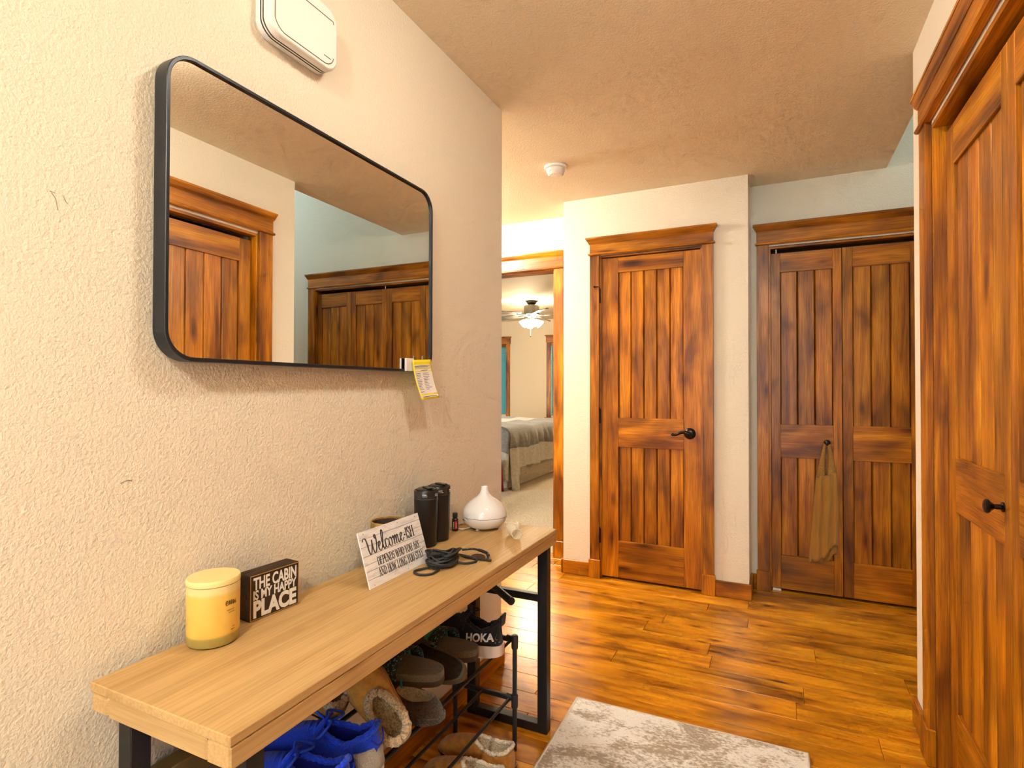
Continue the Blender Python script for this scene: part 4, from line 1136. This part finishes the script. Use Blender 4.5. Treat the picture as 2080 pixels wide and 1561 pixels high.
# --- blue running shoes
def blue_heel(r, L, W, sole, zheel):
    rows = []
    for z in (.028, .045, .060, .074):
        rows.append([(.004 - .010 * (z - .028) / .046 - abs(sin(a)) ** 1.6 * 0 - (1 - cos(a)) * .052, sin(a) * W * .445, z) for a in [radians(-70 + 140 * k / 14) for k in range(15)]])
    MB().grid(rows).build('heel_counter', grey_mesh, r, smooth=True, solid=.004)
    MB().tube(catmull([(-.008, -.026, zheel - .018), (.000, -.010, zheel - .034), (.001, .010, zheel - .034), (-.008, .026, zheel - .018)], 6), .002, 6).build('heel_seam', blue_soft, r, smooth=True)
wsole = pm('white_midsole', (.78, .76, .74), .5)
make_shoe('running_shoe', 'bright blue running shoe with laces up, the farther of the pair', 'shoe', (.330, .962, TZ), radians(14), .29, .106, .030, .112, .080, .100, t1=.47, toe=.062, up=blue_knit, lin=blue_soft, solm=wsole, laces=(blue_lace, 'up'), heel_extra=blue_heel, fleece=(blue_knit, .0062), group='blue running shoes', wq=.66)
make_shoe('running_shoe', 'bright blue running shoe with tied laces, the nearest of the pair', 'shoe', (.352, .842, TZ), radians(10), .29, .106, .030, .112, .080, .100, t1=.47, toe=.062, up=blue_knit, lin=blue_soft, solm=wsole, laces=(blue_lace, 'down'), heel_extra=blue_heel, fleece=(blue_knit, .0062), group='blue running shoes', wq=.66)
# --- slippers on the floor under the rack
for lab, loc, rz, mt, fl_ in (('tan suede moccasin with pale fleece on the floor, nearest the rack end', (.352, 1.592, 0), 2, tan_suede, fleece_w), ('tan suede moccasin with pale fleece on the floor, second from the rack end', (.372, 1.478, 0), 3, tan_suede, fleece_w)):
    make_shoe('moccasin', lab, 'slipper', loc, radians(rz), .27, .100, .020, .080, .060, .078, t0=.035, t1=.50, toe=.050, up=mt, lin=fl_, solm=rub_brown, fleece=(fl_, .0065), stitched=stitch_m, wq=.74, group='tan moccasins on the floor')
for lab, loc, rz in (('dark brown suede slip on shoe on the floor beside the tan moccasins', (.345, 1.352, 0), 2), ('dark brown suede slip on shoe on the floor, nearer the blue shoes', (.345, 1.240, 0), 3)):
    make_shoe('slip_on_shoe', lab, 'shoe', loc, radians(rz), .275, .102, .022, .066, .052, .064, t0=.04, t1=.50, toe=.048, up=dark_suede, lin=pm('dark_lining', (.02, .013, .008), .9), solm=rub_brown, stitched=stitch_m, wq=.72, group='dark slip on shoes on the floor')
# olive box behind the blue shoes
bxm = pm('olive_card', (.16, .115, .035), .8)
ob = tag(empty('shoe_box', (.037, .752, 0)), 'dull olive cardboard box standing against the wall behind the blue shoes', 'box')
MB().box(-.020, .020, -.115, .115, .001, .46).build('body', bxm, ob, bevel=.002)
MB().box(-.0215, .0215, -.117, .117, .44, .485).build('lid', bxm, ob, bevel=.002)

# ================================================================== BEDROOM
# bed
bd = tag(empty('bed', (-2.58, 7.0, 0)), 'bed with grey comforter seen through the bedroom doorway', 'bed')
XE = .80      # half width -> right edge at x = -1.78
YFOOT, YHEAD = -1.06, 1.15
skm = pm('bed_skirt', (.42, .36, .28), .9); N = NT(skm); v = N.coords((1, .7, 3.2)); nz = N.noise(v, 4.5, 4, .6, 2.5)
N.l(N.ramp(nz, [(.3, (.34, .28, .20)), (.45, (.60, .52, .40)), (.55, (.50, .45, .38)), (.7, (.74, .68, .58))]).outputs['Color'], N.b.inputs['Base Color'])
MB().box(-XE, XE - .02, YFOOT + .03, YHEAD, .005, .40).build('base_cover', skm, bd, bevel=.01)
MB().box(-XE, XE - .02, YFOOT + .02, YHEAD, .40, .70).build('mattress', pm('mattress', (.7, .68, .64), .8), bd, bevel=.05, smooth=False)
cg = fabric('comforter_grey', (.20, .19, .18), (.27, .26, .25), 40, .75, .3, .4); cw = fabric('comforter_pale', (.50, .47, .43), (.62, .59, .54), 40, .75, .3, .4)
def drape(y, s):   # s: distance along comforter from the bed's middle line outwards (right)
    flat = XE - .06; rad = .09
    yn = (y - YFOOT)
    if s < flat: return (s, y, .735 + .012 * sin(s * 7 + y * 3) + .010 * sin(y * 9))
    a = (s - flat) / rad
    if a < pi / 2: return (flat + rad * sin(a), y, .735 - rad * (1 - cos(a)) + .008 * sin(y * 9))
    d = s - flat - rad * pi / 2
    pl_w = .020 * sin(y * 26 + 2 * sin(y * 5)) * min(1, d / .12) + .012 * sin(y * 55) * min(1, d / .2)
    return (flat + rad + .012 + .07 * d + pl_w, y, .735 - rad - d)
def strip(s0f, s1, ya, yb, ny=90, ns=16):
    rows = []
    for j in range(ny + 1):
        y = ya + (yb - ya) * j / ny
        s0 = s0f(y) if callable(s0f) else s0f
        e = s1(y) if callable(s1) else s1
        rows.append([drape(y, s0 + (e - s0) * k / ns) for k in range(ns + 1)])
    return rows
seam = lambda y: .74 + .14 + .16 + .012 * sin(y * 8)
hem = lambda y: .74 + .14 + .16 + .24 + .30 * math.exp(-((y - YFOOT) / .13) ** 2) + .012 * sin(y * 11)
MB().grid(strip(-.70, seam, YFOOT - .02, YHEAD, 110, 30)).build('comforter', cg, bd, smooth=True, solid=.012)
MB().grid(strip(seam, hem, YFOOT - .02, YHEAD, 110, 12)).build('comforter_border', cw, bd, smooth=True, solid=.010)
MB().grid(strip(.05, lambda y: .35, YFOOT + .30, YHEAD, 60, 8)).xf(Matrix.Translation((0, 0, .008))).build('comforter_stripe', cw, bd, smooth=True, solid=.008)
# foot drop
def foot_rows(t0, t1):
    return [[(-.78 + 1.615 * k / 60, YFOOT - .02 - .035 * min(1, t * 3) - .02 * t - .012 * sin(k * .9) * t, .737 - .06 * max(0, (k - 56) / 4) ** 2 * (1 - t) - .62 * t) for k in range(61)] for t in [t0 + (t1 - t0) * q / 8 for q in range(9)]]
MB().grid(foot_rows(0, .45)).build('foot_drop', cg, bd, smooth=True, solid=.010)
MB().grid(foot_rows(.45, 1)).build('foot_border', cw, bd, smooth=True, solid=.010)
rdm = pm('red_cloth', (.30, .005, .012), .8)
rc = tag(empty('red_bag', (-1.86, 5.80, 0.004)), 'deep red cloth bag on the carpet at the foot of the bed', 'bag')
MB().grid([[((.075 + .012 * sin(3 * a) - .03 * t) * cos(a), (.06 - .02 * t) * sin(a), .36 * t) for a in [2 * pi * k / 20 for k in range(20)]] for t in (0, .15, .4, .7, 1)], True).build('cloth', rdm, rc, smooth=True, solid=.004)
MB().tube(catmull([(-.03, 0, .34), (-.02, 0, .40), (.02, 0, .40), (.03, 0, .34)], 6), .006, 8).build('handle', rdm, rc, smooth=True)

# windows of the bedroom
blm = pm('blind_slat', (.07, .30, .33), .5)
for i, (a, b_) in enumerate(WIN):
    wr = struct(empty('window_%d' % (2 + i), ((a + b_) / 2, BYB, .72)))
    hw = (b_ - a) / 2; hh = 1.30
    for s_ in (-1, 1):
        x0, x1 = sorted((s_ * hw, s_ * (hw + .075)))
        box('side_casing', M['alder_z'], x0, x1, -.02, 0, -.03, hh, wr, .002, True)
    box('header_board', M['alder_x'], -hw - .085, hw + .085, -.024, 0, hh, hh + .115, wr, .002, True)
    box('header_crown', M['alder_x'], -hw - .10, hw + .10, -.045, 0, hh + .115, hh + .135, wr, .004, True)
    box('sill', M['alder_x'], -hw - .10, hw + .10, -.06, .02, -.055, -.03, wr, .003, True)
    for (xa, xb, za, zb) in ((-hw, -hw + .04, 0, hh), (hw - .04, hw, 0, hh), (-hw, hw, 0, .04), (-hw, hw, hh - .04, hh), (-hw, hw, hh * .5 - .015, hh * .5 + .015)):
        box('sash', M['alder_z'], xa, xb, .05, .09, za, zb, wr, .002)
    MB().box(-hw + .03, hw - .03, .068, .073, .03, hh - .03).build('pane', M['glass'], wr)
    box('blind_headrail', M['alder_x'], -hw + .005, hw - .005, .005, .045, hh - .055, hh - .005, wr, .003)
    ns = 26
    for k in range(ns):
        z = .03 + (hh - .10) * k / (ns - 1)
        MB().box(-hw + .01, hw - .01, -.026, .026, -.0012, .0012).xf(Matrix.Rotation(radians(68), 4, 'X')).build('slat', blm, wr, loc=(0, .025, z))
    for xx in (-hw * .7, hw * .7): MB().tube([(xx, .003, .02), (xx, .003, hh - .05)], .0012, 5).build('blind_cord', M['white'], wr)

# ceiling fan
fan = tag(empty('ceiling_fan', (-2.03, 7.2, H)), 'ceiling fan with grey blades and glowing glass shades in the bedroom', 'ceiling fan')
fmt = pm('fan_pewter', (.10, .095, .085), .45, .5)
MB().lathe([(0, 0), (.078, 0), (.076, -.012), (.058, -.045), (.05, -.05), (0, -.05)], (0, 0, 0), 28).build('canopy', fmt, fan, smooth='auto')
MB().lathe([(.04, -.05), (.045, -.058), (.100, -.066), (.108, -.080), (.108, -.190), (.100, -.200), (.0, -.200)], (0, 0, 0), 32).build('motor_housing', fmt, fan, smooth='auto')
MB().lathe([(.060, -.20), (.075, -.215), (.055, -.235), (.035, -.25), (.045, -.275), (.05, -.29), (.02, -.31), (0, -.312)], (0, 0, 0), 28).build('light_kit', pm('fan_chrome', (.45, .44, .43), .25, .9), fan, smooth='auto')
bldm = wood('fan_blade', [(.3, (.11, .095, .08)), (.7, (.25, .22, .19))], 'x', 8, 1, .5, False, 0, .3, 3, .1)
for k in range(5):
    a = radians(20 + 72 * k)
    bl = MB(); n_ = 12; rows = []
    for j in range(n_ + 1):
        t = j / n_; x = .19 + .47 * t; hwid = .055 + .016 * t if t < .9 else .071 * sqrt(max(.05, 1 - ((t - .9) / .1) ** 2 * .7))
        rows.append([(x, u * hwid, -.195 + u * .014 - .006 * t) for u in (-1, -.5, 0, .5, 1)])
    bl.grid(rows).xf(Matrix.Rotation(a, 4, 'Z'))
    bo = bl.build('blade', bldm, fan, smooth=True, solid=.006)
    MB().box(.075, .235, -.016, .016, -.2085, -.2010).xf(Matrix.Rotation(a, 4, 'Z')).build('blade_bracket', fmt, bo, bevel=.002)
M['shade'] = pm('lit_shade', (1, 1, 1), .4, emis=(1.0, .84, .58), es=105)
for k in range(4):
    a = radians(35 + 90 * k)
    MX = Matrix.Translation((.055 * cos(a), .055 * sin(a), -.265)) @ Matrix.Rotation(a, 4, 'Z') @ Matrix.Rotation(radians(-48), 4, 'Y')
    sh_ = MB().lathe([(.018, .0), (.024, -.02), (.040, -.05), (.052, -.085), (.058, -.105), (.054, -.104), (.0, -.09)], (0, 0, 0), 18).xf(MX).build('glass_shade', M['shade'], fan, smooth='auto')
    MB().lathe([(.012, .02), (.020, .012), (.021, -.012), (.018, -.014)], (0, 0, 0), 14).xf(MX).build('socket', fmt, sh_, smooth='auto')
for (x, l_) in ((.0, .50), (.09, .37)):
    pcn = MB().tube([(x * .4, -.03, -.30), (x * .4, -.03, -l_)], .0016, 6).build('pull_chain', M['white'], fan)
    MB().lathe([(0, -.012), (.006, -.008), (.004, .006), (0, .01)], (x * .4, -.03, -l_), 10).build('chain_bob', M['bronze'], pcn, smooth=True)

# small scuffs in the paint of the left wall
scm = pm('scuff', (.30, .26, .21), .8)
wl = bpy.data.objects['wall_left']
for pts in ([(.506, 1.535), (.512, 1.525), (.515, 1.508)], [(.503, 1.537), (.511, 1.536)], [(.522, 1.536), (.526, 1.527), (.530, 1.523)], [(.62, 1.030), (.632, 1.034), (.640, 1.031)], [(1.505, 1.845), (1.507, 1.843)], [(1.53, 1.838), (1.532, 1.836)]):
    mk = MB(); ribbon(mk, pts, lambda d: .0012, .0002, 3); mk.v = [(.0004 + p[2], p[0], p[1]) for p in mk.v]
    mk.build('scuff_mark', scm, wl)
